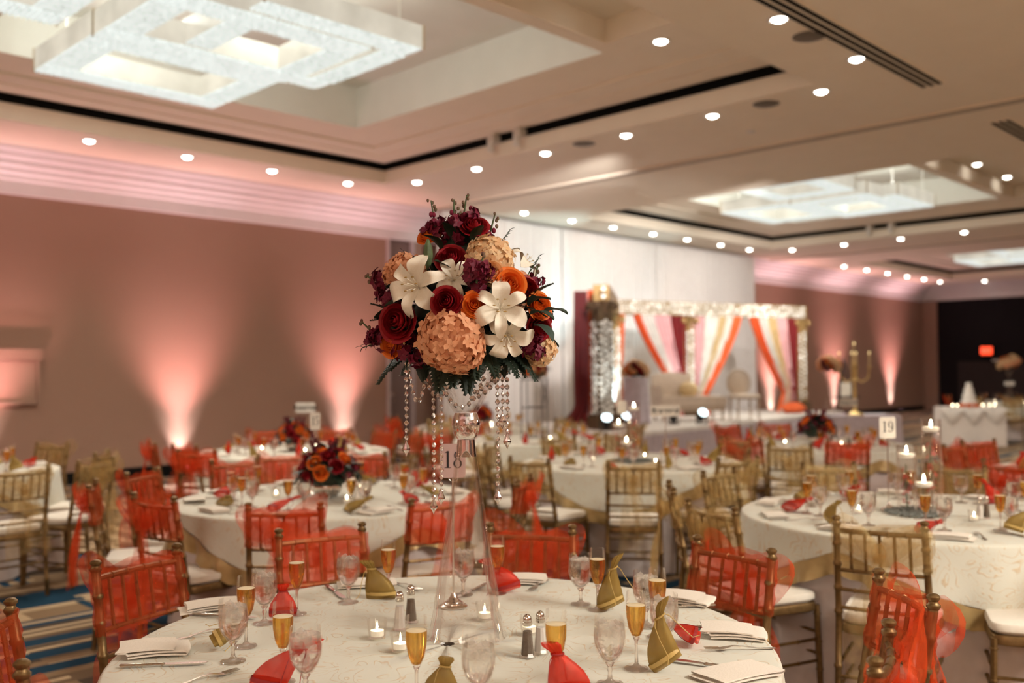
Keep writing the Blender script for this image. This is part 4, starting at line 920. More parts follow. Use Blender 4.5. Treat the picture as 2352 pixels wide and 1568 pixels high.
ROLLS = {7: .3, 8: .9, 9: .5, 10: 1.1, 11: .2, 12: 0}
for i, (t, u, w_, v, s) in enumerate(FL):
    loc = BQ(u, w_, v); nrm = out(u, w_, v)
    if t in HYD:
        o = obj('hydrangea', HYD[t], arr, face(nrm, loc=loc, s=s)); obj('inner_florets', hcore if t == 'hp' else hcore2, o)
    elif t == 'ly':
        nd = P(LDIR[i][0], -LDIR[i][1], LDIR[i][2]); M = face(nd, loc=loc-nd.normalized()*s*.35, s=s*1.05)
        o = obj('lily', ST, arr, M); obj('anther', AN, o)
        for k in range(6): obj('petal', LPW if k % 2 else LPN, o, Matrix.Rotation(ROLLS[i]+k*pi/3, 4, 'Z'))
    else:
        c = {'rr': 'red', 'or': 'orange', 'pr': 'peach'}[t]
        nd = nrm+P(0, -.55, .12); o = obj('rose', ROSE[c][i % 2], arr, face(nd, loc=loc, s=s*1.15, spin=i))
rng = random.Random(21)
for i in range(170):            # dark foliage that fills the ball
    v = Vector((rng.gauss(0, 1), rng.gauss(0, 1), rng.gauss(0, .8))).normalized(); q = rng.uniform(.10, .19); u, w_, z = v.x*q*1.1, v.y*q, v.z*q*.95-.0
    if z < -.10: z = -.10
    d = P(v.x, -v.y, v.z+.1); M = Matrix.Translation(BQ(u, w_, z)) @ d.to_track_quat('X', 'Z').to_matrix().to_4x4() @ Matrix.Rotation(rng.uniform(-1, 1), 4, 'X') @ Matrix.Rotation(rng.uniform(-.6, .6), 4, 'Z') @ Matrix.Scale(rng.uniform(.06, .10), 4)
    obj('leaf', LEAF, arr, M)
for (u, w_, z, a) in ((.19, .17, -.005, 0), (.20, .16, -.035, -.5), (.185, .15, .02, .5), (.23, .12, .0, .2), (-.06, .12, .18, 2.2), (.03, .1, .2, 1.2), (-.03, .09, .21, 1.9)):
    obj('leaf', LEAFG if u > .1 else LEAF, arr, Matrix.Translation(BQ(u, w_, z)) @ P(.8*cos(a), -.5, .8*sin(a)).to_track_quat('X', 'Z').to_matrix().to_4x4() @ Matrix.Scale(.075, 4))
obj('foliage_core', MB().ell(tuple(BQ(0, 0, .01)), (.15, .15, .13), 20, 12).mesh('core', 'leaf'), arr)
obj('foliage_core', MB().ell(tuple(BQ(-.01, .02, .16)), (.07, .07, .11), 16, 10).mesh('core', 'leaf'), arr)
for (u, w_, v) in ((-.058, .06, .229), (-.006, .08, .232), (-.084, .05, .262), (.013, .06, .286), (-.03, .06, .26), (-.211, .1, .043), (-.235, .06, .109), (-.222, .12, -.07), (-.17, .14, -.108), (-.127, .14, -.114), (.037, .22, .092), (.048, .2, .064), (.174, .14, -.086), (.199, .1, -.11), (-.246, .08, -.056), (.06, .06, .21), (-.16, .13, -.075), (.03, .23, .12)):
    obj('stock_blossom', STK[rng.randrange(2)], arr, T(BQ(u, w_, v), rng.random()*6, .034))
for (a, b_) in (((.009, .05, .354), (-.014, .05, .211)), ((-.028, .06, .339), (-.032, .06, .197)), ((-.096, .05, .339), (-.077, .05, .211)), ((.091, .06, .295), (.059, .06, .171)), ((-.283, .06, .12), (-.204, .06, .033)), ((-.299, .06, -.014), (-.23, .06, -.093)), ((.217, .04, .149), (.189, .04, .057)), ((.25, .08, -.05), (.18, .08, -.097)), ((.064, .24, .161), (.043, .24, .078)), ((-.02, -.1, .33), (-.01, -.08, .2))):
    A, B_ = BQ(*a), BQ(*b_); mid = A.lerp(B_, .5)+Vector((.004, .004, .004))
    o = obj('stock_stem', MB().tube([B_, mid, A], [.004, .0034, .002], 6).mesh('stem', 'stem'), arr)
    for k in range(10):
        t = k/9; p = A.lerp(B_, t*.75); off = Vector((rng.uniform(-1, 1), rng.uniform(-1, 1), rng.uniform(-.4, .6)))*(.008+.014*t); rr = .0042+.003*t
        if t < .35: obj('bud', MB().ell((0, 0, 0), (rr, rr, rr*1.3), 7, 5).mesh('bud', 'bud'), o, T(p+off))
        elif t < .6: obj('bud', MB().ell((0, 0, 0), (rr*1.1, rr*1.1, rr*1.5), 7, 5).mesh('bud', 'stock'), o, T(p+off*1.2))
        else: obj('blossom', STK[k % 2], o, T(p+off*1.1, k, .019))
for (a, b_) in (((.135, .03, .251), (.081, .03, .181)), ((-.299, .06, -.093), (-.236, .06, -.068)), ((-.175, .1, .178), (-.099, .1, .129)), ((-.046, .04, .289), (-.066, .04, .2)), ((.22, .05, .17), (.18, .05, .11))):
    A, B_ = BQ(*a), BQ(*b_); o = obj('twig', MB().tube([B_, A], [.0018, .0008], 5).mesh('twig', 'stem'), arr)
    dv = (A-B_)
    for k in range(7): p = B_+dv*(.2+k*.12); obj('leaf', LEAF, o, Matrix.Translation(p) @ (dv.normalized()+Vector((0, 0, .5*(-1)**k))+P((-1)**k*.4, 0, 0)).to_track_quat('X', 'Z').to_matrix().to_4x4() @ Matrix.Scale(.022, 4))
obj('lily_bud', MB().lathe([(0, -.04), (.008, -.03), (.014, -.005), (.012, .02), (.004, .042), (0, .045)], 8).mesh('bud', 'stem'), arr, T(BQ(-.095, .17, .165)))
for (u, w_, v) in ((-.243, .1, -.169), (-.068, .2, -.194), (-.026, .2, -.182), (.04, .2, -.164), (.155, .14, -.159), (.205, .1, -.166), (-.203, .12, -.138), (.094, .18, -.159), (.014, .16, -.201), (-.2, -.1, -.15), (.0, -.2, -.17), (.18, -.1, -.16)):
    root_ = Vector((u*.62, w_*.62, -.085)); tip = Vector((u, w_, v)); A, B_ = BQ(*root_), BQ(*tip); dv = B_-A
    obj('fern_frond', FERN, arr, Matrix.Translation(A) @ dv.to_track_quat('X', 'Z').to_matrix().to_4x4() @ Matrix.Scale(dv.length*1.12, 4))
for (u, w_, v, a) in ((.205, .17, .045, .2), (.21, .16, .03, -.3), (-.24, .1, -.02, 3.0), (-.25, .08, 0.0, 2.6), (.24, .1, .06, .6), (-.13, .1, .19, 2.8)):
    obj('fern_frond', FERN, arr, Matrix.Translation(BQ(u*.75, w_*.9, v*.8)) @ P(cos(a), -.25, sin(a)).to_track_quat('X', 'Z').to_matrix().to_4x4() @ Matrix.Scale(.085, 4))

# ------------------------------------------------------------------ the other tables
def inview(l, d, z):
    q = P(l, d, z)-Vector((0, 0, CAMZ)); w_ = q.dot(fwd)
    if w_ < .3: return False
    x, y = 1176+2185.57*q.dot(r2)/w_, 784-2185.57*q.dot(u2)/w_; return -200 < x < 2900 and -30 < y < 1600
OFF = dict(B=6, C=10, D=8, E=-22, F=8, G=20, H=0, J=10, K=0, I=0)
for t, (tl, td, tn) in TB.items():
    if t == 'A': continue
    far = t in 'KI'; r = random.Random(ord(t))
    for k in range(10):
        a = math.radians(k*36+OFF[t]); sl, sd = sin(a), cos(a)
        def pl(rad, da): aa = a+da; return tl+rad*sin(aa), td+rad*cos(aa)
        c = 'red' if (k+ord(t)) % 2 else 'gold'; cl = clock(sl, sd); tail_ = f"{cl} place of the {tn}"
        l, d = pl(.58+r.uniform(-.02, .02), .10)
        if inview(l, d, .9): inst('champagne_flute', FLUTE, T(at(l, d)), f"champagne flute of amber wine, {tail_}", 'glass', 'champagne flutes')
        l, d = pl(.56+r.uniform(-.02, .02), -.05)
        if inview(l, d, .9) and not (far and k % 2): inst('water_goblet', GOBLET_FAR, T(at(l, d)), f"stemmed water goblet, {tail_}", 'glass', 'water goblets')
        l, d = pl(.68+r.uniform(-.02, .02), .17)
        if inview(l, d, .8) and not far:
            v = r.randrange(3); ti = [None, (.3, 'Y'), (-1.1, 'X'), (1.15, 'X')][r.randrange(4)]; p = at(l, d); p.z += {None: 0}.get(ti, .022)
            inst('favour_pouch', POUCH[c][v], T(p, r.random()*6, 1.15, ti), f"{c} organza favour pouch, {tail_}", 'pouch', 'organza favour pouches')
        l, d = pl(.79, -.02)
        if inview(l, d, .8): one('folded_napkin', NAP[k % 3], T(at(l, d)+Vector((0, 0, .001)), RR-a+r.uniform(-.3, .3)), f"folded ivory napkin, {tail_}", 'napkin', 'folded napkins')
        if t in 'BE':
            l, d = pl(.78, .16); l2, d2 = pl(.6, .18)
            if inview(l, d, .8): laid('table_knife', KNIFE, (l, d), (l2, d2), .10, f"silver table knife, {tail_}", 'knife')
            l, d = pl(.80, -.2); l2, d2 = pl(.6, -.26)
            if inview(l, d, .8): laid('table_fork', FORK, (l, d), (l2, d2), .10, f"silver table fork, {tail_}", 'fork')
    if t != 'I':
        for j, (m, dl, dd) in enumerate((('salt', .22, -.22), ('pepper', .27, -.19))):
            if inview(tl+dl, td+dd, .8): inst('seasoning_shaker', SHK[m], T(at(tl+dl, td+dd)), f"{m} shaker with silver cap on the {tn}", 'shaker', 'salt and pepper shakers')
    for j in range(3):
        a = j*2.1+.5; l, d = tl+.32*sin(a), td+.32*cos(a)
        if inview(l, d, .8): inst('votive_candle', VOT, T(at(l, d)), f"lit votive candle, {clock(sin(a), cos(a))} of the centrepiece on the {tn}", 'candle', 'votive candles')
# low rose bowls
bowl = MB().lathe([(0, .012), (.05, .012), (.075, .03), (.085, .055), (.08, .075), (.072, .075), (.07, .05), (0, .03)], 24)
for k in range(3): bowl.ell((.055*cos(k*2.09), .055*sin(k*2.09), .008), (.012, .012, .009), 8, 5)
BOWL = bowl.mesh('bowl', 'silver')
def rose_bowl(t, label, s=1.0):
    tl, td, _ = TB[t]; root = obj('rose_bowl', None, None, T(at(tl, td), 0, s)); tag(root, label, 'flower arrangement', 'low rose bowls'); obj('bowl', BOWL, root); r = random.Random(ord(t)*3)
    obj('foliage_core', MB().ell((0, 0, .15), (.13, .13, .10), 16, 10).mesh('core', 'leaf'), root)
    for i in range(70):
        a, z = r.random()*6.28, r.uniform(-.35, 1); q = math.sqrt(max(0, 1-z*z)); n_ = Vector((q*cos(a), q*sin(a), z))
        obj('leaf', LEAF, root, Matrix.Translation(Vector((0, 0, .15))+Vector((n_.x*.125, n_.y*.125, n_.z*.095))) @ (n_+Vector((r.uniform(-.5, .5), r.uniform(-.5, .5), r.uniform(-.4, .3)))).to_track_quat('X', 'Z').to_matrix().to_4x4() @ Matrix.Scale(r.uniform(.06, .10), 4))
    for i in range(22):
        z = 1-(i+.5)/22*1.25; a = i*2.39996+ord(t); q = math.sqrt(max(0, 1-z*z)); n_ = Vector((q*cos(a), q*sin(a), z)); p = Vector((n_.x*.165, n_.y*.165, .15+n_.z*.13))
        c = ('orange', 'red')[i % 2]
        if i % 5 == 4: obj('stock_blossom', STK[i % 2], root, T(p, i, .03))
        else: obj('rose', ROSE[c][i % 2], root, face(n_, loc=p, s=.044, spin=i))
    for i in range(5):
        a = i*1.3+.4; p = Vector((.07*cos(a), .07*sin(a), .24)); q = p+Vector((.03*cos(a), .03*sin(a), .09)); o = obj('stock_stem', MB().tube([p, q], .003, 5).mesh('stem', 'stem'), root)
        for k in range(4): obj('blossom', STK[k % 2], o, T(p.lerp(q, .4+.2*k), k, .016))
rose_bowl('B', 'low bowl of red and orange roses on the table behind the vase', 1.06)
rose_bowl('C', 'low bowl of red and orange roses nearest the pink wall')
rose_bowl('F', 'low bowl of red and orange roses before the stage', 1.05)
rose_bowl('K', 'small dark rose bowl before the white drape, seen between crystal strands')
# cylinder vases with floating candles and sunken orchids
def cylinder(h, r_):
    g = MB().lathe([(0, .006), (r_-.004, .006), (r_-.003, .01), (r_-.003, h), (r_, h), (r_, 0), (0, 0)], 28)
    wl_ = h-.055; c_ = MB().lathe([(0, wl_-.012), (r_*.55, wl_-.012), (r_*.8, wl_-.004), (r_*.82, wl_+.012), (0, wl_+.013)], 20)
    f_ = MB().lathe([(0, wl_+.014), (.005, wl_+.022), (.006, wl_+.03), (.003, wl_+.044), (0, wl_+.052)], 8)
    r = random.Random(int(h*100)); stem = MB().tube([(.0, .0, .01), (.012, .006, h*.35), (-.006, .004, h*.72)], .003, 5)
    bl = []
    for k in range(int(9*h/.35)+3):
        z = .05+(wl_-.11)*(k/(int(9*h/.35)+3)); a = k*2.4; o_ = Vector((.020*cos(a), .020*sin(a), z)); m_ = MB()
        for j in range(5): aa = j*1.2566; m_.add([(0, 0, 0), (.010*cos(aa-.4), .010*sin(aa-.4), .003), (.020*cos(aa), .020*sin(aa), .002), (.010*cos(aa+.4), .010*sin(aa+.4), .003)], [(0, 1, 2, 3)])
        bl.append(('orchid_bloom', m_.mesh('bloom', 'orchid'), face((cos(a), sin(a), .4), loc=o_)))
    surf = MB().lathe([(0, wl_), (r_-.003, wl_)], 24)
    return [('glass', g.mesh('glass', 'glass_vase')), ('water_surface', surf.mesh('surface', 'glass')), ('floating_candle', c_.mesh('candle', 'wax'), None, [('flame', f_.mesh('flame', 'flame'))]), ('orchid', stem.mesh('orchid', 'stem'), None, bl)]
CYL = {h: cylinder(h, .053) for h in (.50, .36, .22)}
for t, L in dict(E=((.50, .085, .02), (.36, -.045, .03), (.22, -.01, -.10)), D=((.50, .03, .02), (.36, -.10, .03), (.22, -.05, -.10))).items():
    tl, td, tn = TB[t]
    for (h, dl, dd) in L:
        inst('cylinder_vase', CYL[h], T(at(tl+dl, td+dd), .3), f"{ {.5: 'tallest', .36: 'middle-height', .22: 'shortest'}[h]} glass cylinder with floating candle and red orchids on the {tn}", 'vase', 'floating candle cylinders')
    b = MB(); r = random.Random(5)
    for k in range(420):
        a = r.random()*6.28; q = .16*math.sqrt(r.random()); x, y = q*cos(a)*1.2, q*sin(a)*1.0
        if any((x-(dl*SY-0))**2+(y-dl*-CY)**2 < 0 for (_, dl, dd) in L): continue
        b.ell((x, y, .010+.022*r.random()*(1-q/.2)), (r.uniform(.007, .011), r.uniform(.007, .011), .007), 6, 4)
    o = one('glass_pebbles', b.mesh('pebbles', 'pebbles'), T(at(tl, td)), f"grey glass pebbles heaped round the candle cylinders on the {tn}", 'pebbles'); o['kind'] = 'stuff'
# metal stand arrangement
def posy(root, z, s, n=26, seed=3, cols=('orange', 'peach', 'red')):
    r = random.Random(seed)
    obj('foliage_core', MB().ell((0, 0, z), (s*.8, s*.8, s*.6), 16, 10).mesh('core', 'leaf'), root)
    for i in range(40):
        a, zz = r.random()*6.28, r.uniform(-.7, .9); q = math.sqrt(1-zz*zz); n_ = Vector((q*cos(a), q*sin(a), zz)); obj('leaf', LEAF, root, Matrix.Translation(Vector((n_.x*s*.8, n_.y*s*.8, z+n_.z*s*.6))) @ n_.to_track_quat('X', 'Z').to_matrix().to_4x4() @ Matrix.Scale(.09, 4))
    for i in range(n):
        zz = 1-(i+.5)/n*1.6; a = i*2.4+seed; q = math.sqrt(1-zz*zz); n_ = Vector((q*cos(a), q*sin(a), zz)); p = Vector((n_.x*s, n_.y*s, z+n_.z*s*.75)); c = cols[i % len(cols)]
        if c in HYD: obj('hydrangea', HYD[c], root, face(n_, loc=p, s=.07))
        else: obj('rose', ROSE[c][i % 2], root, face(n_, loc=p, s=.045, spin=i))
tl, td, _ = TB['H']; root = obj('geometric_stand', None, None, T(at(tl, td), .5)); tag(root, 'open metal frame stand before the white drape', 'flower stand')
for (x, y) in ((-.12, -.12), (.12, -.12), (.12, .12), (-.12, .12)): obj('upright', MB().box((x, y, .34), (.014, .014, .68)).mesh('upright', 'grey_metal', False), root)
for z in (.03, .36, .675):
    for (x, y, a, c_) in ((0, -.12, .25, .012), (0, .12, .25, .012), (-.12, 0, .012, .25), (.12, 0, .012, .25)): obj('crossbar', MB().box((x, y, z), (a, c_, .012)).mesh('bar', 'grey_metal', False), root)
for s in (-1, 1): obj('brace', MB().cyl((-.12*s, -.12, .36), (.12*s, -.12, .68), .006, n=6).mesh('brace', 'grey_metal'), root)
root = obj('flower_posy', None, None, T(at(tl, td)+Vector((0, 0, .681)))); tag(root, 'orange and peach rose posy on the metal stand, peeping behind the bouquet', 'flower arrangement'); posy(root, .10, .14)

# ------------------------------------------------------------------ white drape, stage and mandap
nP = 10; xa, xb = 11.35, 22.2
rng = random.Random(9)
dw = obj('pipe_drape', None, None, Vector((0, 12.98, 0))); tag(dw, 'tall white pleated pipe-and-drape backdrop behind the stage', 'drape')
obj('crossbar', MB().cyl((xa, .02, 4.43), (xb, .02, 4.43), .022).mesh('bar', 'white_metal'), dw)
for i in range(nP):
    x0, x1 = xa+(xb-xa)*i/nP, xa+(xb-xa)*(i+1)/nP+.03; ph = rng.random()*6
    obj('drape_panel', MB().grid(lambda u, v: (x0+(x1-x0)*u, -.035+.035*sin(u*2*pi*9+ph)*(.6+.4*v)+.015*sin(u*2*pi*4+ph*2), 4.44-4.42*v), 96, 8).mesh('panel', 'drape_white', True, 0), dw)
    obj('pole', MB().cyl((x0, .06, 0), (x0, .06, 4.43), .02, n=8).mesh('pole', 'white_metal'), dw)
ang = math.radians(6); SD = Vector((cos(ang), sin(ang), 0)); TD = Vector((-sin(ang), cos(ang), 0)); SO = Vector((11.82, 9.62, 0))
def SP(s, t, z=0): return SO+SD*s+TD*t+Vector((0, 0, z))
SM = Matrix.Translation(SO) @ Matrix.Rotation(ang, 4, 'Z')
ZS = .6
inst('stage_platform', [('deck', MB().box((3.65, .5, ZS-.03), (8.9, 2.95, .06)).mesh('deck', 'stage_white', False)),
     ('skirt', MB().grid(lambda u, v: (-.8+8.9*u, -.985+.015*sin(u*2*pi*60), (ZS-.06)*(1-v)+.005), 360, 2).mesh('skirt', 'stage_skirt', True, 0)),
     ('end_skirt', MB().grid(lambda u, v: (-.80+.012*sin(u*2*pi*20), -.98+2.9*u, (ZS-.06)*(1-v)+.005), 120, 2).mesh('skirt', 'stage_skirt', True, 0))], SM, 'low white stage platform with lavender skirt before the white drape', 'stage')
FLp, BLp, MDp, RTp = P(1.44, 15.17), P(1.96, 18.5), P(3.55, 19.35), P(6.25, 20.75)
md = obj('mandap', None, None, Vector((FLp.x, FLp.y, ZS))); tag(md, 'gilded wedding canopy with mirrored pillars and coloured drapes on the stage', 'canopy')
o0 = Vector((FLp.x, FLp.y, ZS)); disc = MB().lathe([(0, .012), (.030, .008), (.037, .0), (0, -.002)], 10).mesh('disc', 'disc', False)
def pillar(p, w_, h, boxtop, nx):
    c = p-o0; c.z = 0; rot = YAW-pi/2+.35
    o = obj('pillar', MB().box((0, 0, h/2), (w_, w_, h)).mesh('pillar', 'pillar_brown' if boxtop else 'mandap_gold', False), md, Matrix.Translation(c) @ Matrix.Rotation(rot, 4, 'Z'))
    obj('base', MB().box((0, 0, .10), (w_*1.5, w_*1.5, .2)).box((0, 0, .215), (w_*1.3, w_*1.3, .03)).mesh('base', 'mandap_brown', False), o)
    cp = MB(); cp.lathe([(w_*.6, h-.22), (w_*.75, h-.2), (w_*.7, h-.14), (w_*.95, h-.04), (w_*1.0, h)], 4)
    for s in (-1, 1):
        for q in (-1, 1): cp.ell((s*w_*.62, q*w_*.62, h-.08), .06, 8, 6)
    obj('capital', cp.mesh('capital', 'mandap_brown' if boxtop else 'mandap_gold'), o)
    r = random.Random(int(h*1000+c.x)); st_ = .093
    for fy in range(2):
        for i in range(nx):
            n_ = int((h-.5)/st_)
            for k in range(n_):
                x = (i-(nx-1)/2)*w_*.92/nx*1.0+r.uniform(-.01, .01); z = .27+st_*(k+.5*(i % 2))+r.uniform(-.008, .008); tl_ = Euler((r.uniform(-.35, .35), r.uniform(-.35, .35), 0)).to_matrix().to_4x4()
                M = (Matrix.Translation((x, -w_/2-.014, z)) @ Matrix.Rotation(pi/2, 4, 'X') if fy == 0 else Matrix.Translation((-w_/2-.014, x, z)) @ Matrix.Rotation(-pi/2, 4, 'Y')) @ tl_
                obj('disc', disc, o, M)
    return o
pf = pillar(FLp, .26, 2.03, True, 3)
for p in (BLp, MDp, RTp): pillar(p, .24, 2.0, False, 2)
def beam(a, b_, z0, z1, wd, sq=True):
    a, b_ = a-o0, b_-o0; a.z = b_.z = 0; v = b_-a; rot = math.atan2(v.y, v.x); L_ = v.length
    o = obj('beam', MB().box((L_/2, 0, (z0+z1)/2), (L_+.3, wd, z1-z0)).mesh('beam', 'mandap_gold', False), md, Matrix.Translation(a) @ Matrix.Rotation(rot, 4, 'Z'))
    if sq:
        b = MB(); r = random.Random(8)
        for i in range(int((L_+.3)/.062)):
            for k in range(5):
                for side in (-1, 1):
                    M = Matrix.Translation((-.12+i*.062+r.uniform(-.01, .01), side*(wd/2+.012), z0+.035+k*(z1-z0-.07)/4)) @ Matrix.Rotation(side*-pi/2, 4, 'X') @ Euler((r.uniform(-.6, .6), r.uniform(-.6, .6), 0)).to_matrix().to_4x4()
                    b.merge(MB().lathe([(0, 0), (.026, -.004)], 6), M)
        q = obj('sequins', b.mesh('sequins', 'disc', False), o); q['kind'] = 'stuff'
    return o
beam(BLp, RTp, 2.02, 2.30, .22); sb = beam(FLp, BLp, 2.03, 2.29, .26, False)
for z in (2.10, 2.22): obj('boss', MB().lathe([(0, -.012), (.035, -.008), (.04, 0)], 12).mesh('boss', 'disc'), md, Matrix.Translation(Vector((0, 0, z))-P(0, .30)*1.0) @ (P(0, -1)).to_track_quat('Z', 'Y').to_matrix().to_4x4())
def swagged(name, top0, top1, tie, foot, m, zt=2.02, ztie=.75, seed=0):
    """curtain from a stretch of beam gathered at a tie point, then falling to its foot"""
    a, b_, t_, f_ = [q-o0 for q in (top0, top1, tie, foot)]
    for q in (a, b_, t_, f_): q.z = 0
    ax = (b_-a).normalized(); nr = Vector((ax.y, -ax.x, 0))
    def f(u, v):
        p = a.lerp(b_, u); g = t_+ax*(u-.5)*.16
        if v < .75:
            k = v/.75; s = k**1.25; q = p.lerp(g, s); z = zt+(ztie-zt)*k
        else: k = (v-.75)/.25; q = g.lerp(f_+ax*(u-.5)*.3, k); z = ztie*(1-k)+.01
        return tuple(q+nr*(.035*sin(u*26+seed)*(1-.3*v))+Vector((0, 0, z)))
    obj(name, MB().grid(f, 48, 20).mesh(name, m, True, 0), md)
def mix_(p, q, t): return p.lerp(q, t)
off = P(0, -.12); BL2, MD2, RT2 = BLp+off, MDp+off, RTp+off
tiL = mix_(MD2, RT2, .09); tiR = mix_(MD2, RT2, .93)
for i, (m, t0, t1) in enumerate((('drape_pink', .02, .14), ('drape_ivory', .14, .26), ('drape_gold', .26, .32), ('drape_ivory', .32, .38), ('drape_orange', .38, .46))):
    swagged('curtain', mix_(MD2, RT2, t0)+P(0, -.02*i), mix_(MD2, RT2, t1)+P(0, -.02*i), tiL+P(.03*i, -.02*i), mix_(MD2, RT2, .08)+P(.03*i, -.02*i), m, ztie=.45, seed=i)
for i, (m, t0, t1) in enumerate((('drape_red', .86, .97), ('drape_pink', .76, .87), ('drape_gold', .68, .77), ('drape_ivory', .60, .69), ('drape_orange', .53, .61))):
    swagged('curtain', mix_(MD2, RT2, t0)+P(0, -.02*i), mix_(MD2, RT2, t1)+P(0, -.02*i), tiR+P(-.05*i, -.02*i), mix_(MD2, RT2, .92)+P(-.06*i, -.02*i), m, ztie=.42, seed=i+7)
tb = mix_(BL2, MD2, .93)
for i, (m, t0, t1) in enumerate((('drape_red', .74, .97), ('drape_pink', .52, .75), ('drape_ivory', .34, .53), ('drape_orange', .26, .35))):
    swagged('curtain', mix_(BL2, MD2, t0)+P(0, -.02*i), mix_(BL2, MD2, t1)+P(0, -.02*i), tb+P(-.04*i, -.02*i), mix_(BL2, MD2, .93)+P(-.04*i, -.02*i), m, ztie=.5, seed=i+13)
swagged('curtain', mix_(BL2, MD2, .06), mix_(BL2, MD2, .14), mix_(BL2, MD2, .05), mix_(BL2, MD2, .05), 'drape_orange', ztie=.8, seed=20)
# long red curtain on the outer side of the near pillar, puddled on the stage
fo = P(-.20, .1); a = FLp+P(-.32, .25)-o0; a.z = 0
obj('curtain', MB().grid(lambda u, v: tuple(a+P((u-.5)*.22*(1+.15*sin(pi*v))-.30*max(0, v-.86)*(1-u)*7, .06*sin(u*20)-.15*max(0, v-.9), 2.22-2.21*v)), 40, 24).mesh('curtain', 'drape_red', True, 0), md)
obj('curtain', MB().grid(lambda u, v: tuple(a+P(.18+(u-.5)*.12, .04*sin(u*14)+.06, 2.25-2.2*v)), 14, 10).mesh('curtain', 'drape_orange', True, 0), md)
b = MB(); r = random.Random(2)
one('curtain_tail', MB().grid(lambda u, v: (.26*cos(2*pi*u)*sin(pi*max(.02, min(.98, v)))*(1+.25*sin(5*2*pi*u)), .20*sin(2*pi*u)*sin(pi*max(.02, min(.98, v)))*(1+.2*sin(7*2*pi*u+2)), .11-.11*cos(pi*v)+.02*sin(9*u*6.28)), 48, 14, True).mesh('tail', 'drape_orange', True, 0), T(mix_(MD2, RT2, .88)+P(0, -.35, ZS)), 'orange curtain end heaped at the foot of the far mirrored pillar', 'drape')
# settee, round-back chair, pedestal with flowers
pz = P(3.25, 17.6, ZS); SR = RR+.15
inst('settee', [('seat', MB().box((0, 0, .36), (1.25, .62, .16)).mesh('seat', 'cream', False)), ('apron', MB().box((0, 0, .24), (1.2, .58, .10)).mesh('apron', 'cream_wood', False)), ('backrest', MB().grid(lambda u, v: (-.60+.72*u, .26+.05*sin(pi*u), .42+.42*v*(1+.12*sin(pi*u))), 16, 6).box((-.24, .29, .62), (.74, .04, .42)).mesh('back', 'cream')), ('cushion', MB().ell((.05, .12, .56), (.19, .09, .15), 14, 9).mesh('cushion', 'drape_gold'))]
     + [('leg', MB().cyl((x, y, 0), (x, y, .2), .018, .028, 8).mesh('leg', 'cream_wood')) for x in (-.56, .56) for y in (-.25, .25)]+[('arm', MB().box((-.6, 0, .52), (.07, .6, .22)).mesh('arm', 'cream', False))], T(pz, SR), 'cream upholstered settee on the stage under the canopy', 'settee')
pc = P(4.22, 17.35, ZS)
inst('oval_back_chair', [('seat', slab(.40, .47, .24, .25, .24, .02, 'cream', .02, 'seat')), ('backrest', MB().ell((0, .26, .68), (.20, .035, .22), 20, 12).mesh('back', 'cream')), ('back_frame', MB().tube([(.22*cos(a), .25, .68+.24*sin(a)) for a in [i*2*pi/24 for i in range(24)]], .016, 6, closed=True).mesh('frame', 'cream_wood')), ('back_support', MB().cyl((0, .24, .40), (0, .25, .46), .03).mesh('support', 'cream_wood'))]
     + [('leg', MB().cyl((x, y, 0), (x*.95, y*.95, .41), .014, .024, 8).mesh('leg', 'cream_wood')) for x in (-.2, .2) for y in (-.2, .2)], T(pc, SR), 'cream chair with round upholstered back on the stage', 'chair')
pp = P(2.15, 16.6, ZS)
inst('draped_pedestal', [('column', MB().cyl((0, 0, 0), (0, 0, .80), .16, .16, 16).mesh('column', 'cream_wood')), ('cover', MB().grid(lambda u, v: ((.20+.05*v+.02*sin(16*pi*u)*v)*cos(2*pi*u), (.20+.05*v+.02*sin(16*pi*u)*v)*sin(2*pi*u), .81-.80*v), 64, 6, True).lathe([(0, .812), (.2, .81)], 32).mesh('cover', 'stage_skirt', True, 0))], T(pp), 'lavender-white draped pedestal on the stage', 'pedestal')
root = obj('flower_posy', None, None, T(pp+Vector((0, 0, .813)))); tag(root, 'broad posy of orange, cream and dark blooms on the stage pedestal', 'flower arrangement'); posy(root, .12, .19, 30, 5, ('orange', 'hy', 'red', 'peach'))
def stage_lamp(p, rz, tilt, m, label):
    inst('stage_lamp', [('housing', MB().lathe([(.06, -.1), (.075, 0), (.085, .09), (.08, .10)], 16).xf(Matrix.Translation((0, 0, .14)) @ Matrix.Rotation(tilt, 4, 'X')).mesh('housing', 'black_metal')), ('lens', MB().lathe([(0, .10), (.078, .098)], 16).xf(Matrix.Translation((0, 0, .14)) @ Matrix.Rotation(tilt, 4, 'X')).mesh('lens', m)), ('bracket', MB().box((0, 0, .01), (.2, .08, .02)).box((-.095, 0, .08), (.01, .04, .14)).box((.095, 0, .08), (.01, .04, .14)).mesh('bracket', 'black_metal', False))], T(p, rz), label, 'stage light', 'floor spotlights on the stage')
stage_lamp(P(1.80, 15.5, ZS), RR+.5, .9, 'cool_lens', 'tilted floor spotlight with cool lens beside the near mirrored pillar')
stage_lamp(P(1.45, 14.75, ZS), RR, .8, 'cool_lens', 'floor spotlight shining at the foot of the near mirrored pillar')
stage_lamp(P(3.25, 16.4, ZS), RR+.2, .9, 'cool_lens', 'floor spotlight with cool lens under the settee')
stage_lamp(P(2.75, 16.3, ZS), RR-.2, .5, 'black_metal', 'dark floor spotlight before the settee')
stage_lamp(P(6.0, 20.2, ZS), RR, .5, 'black_metal', 'dark floor spotlight by the far mirrored pillar')
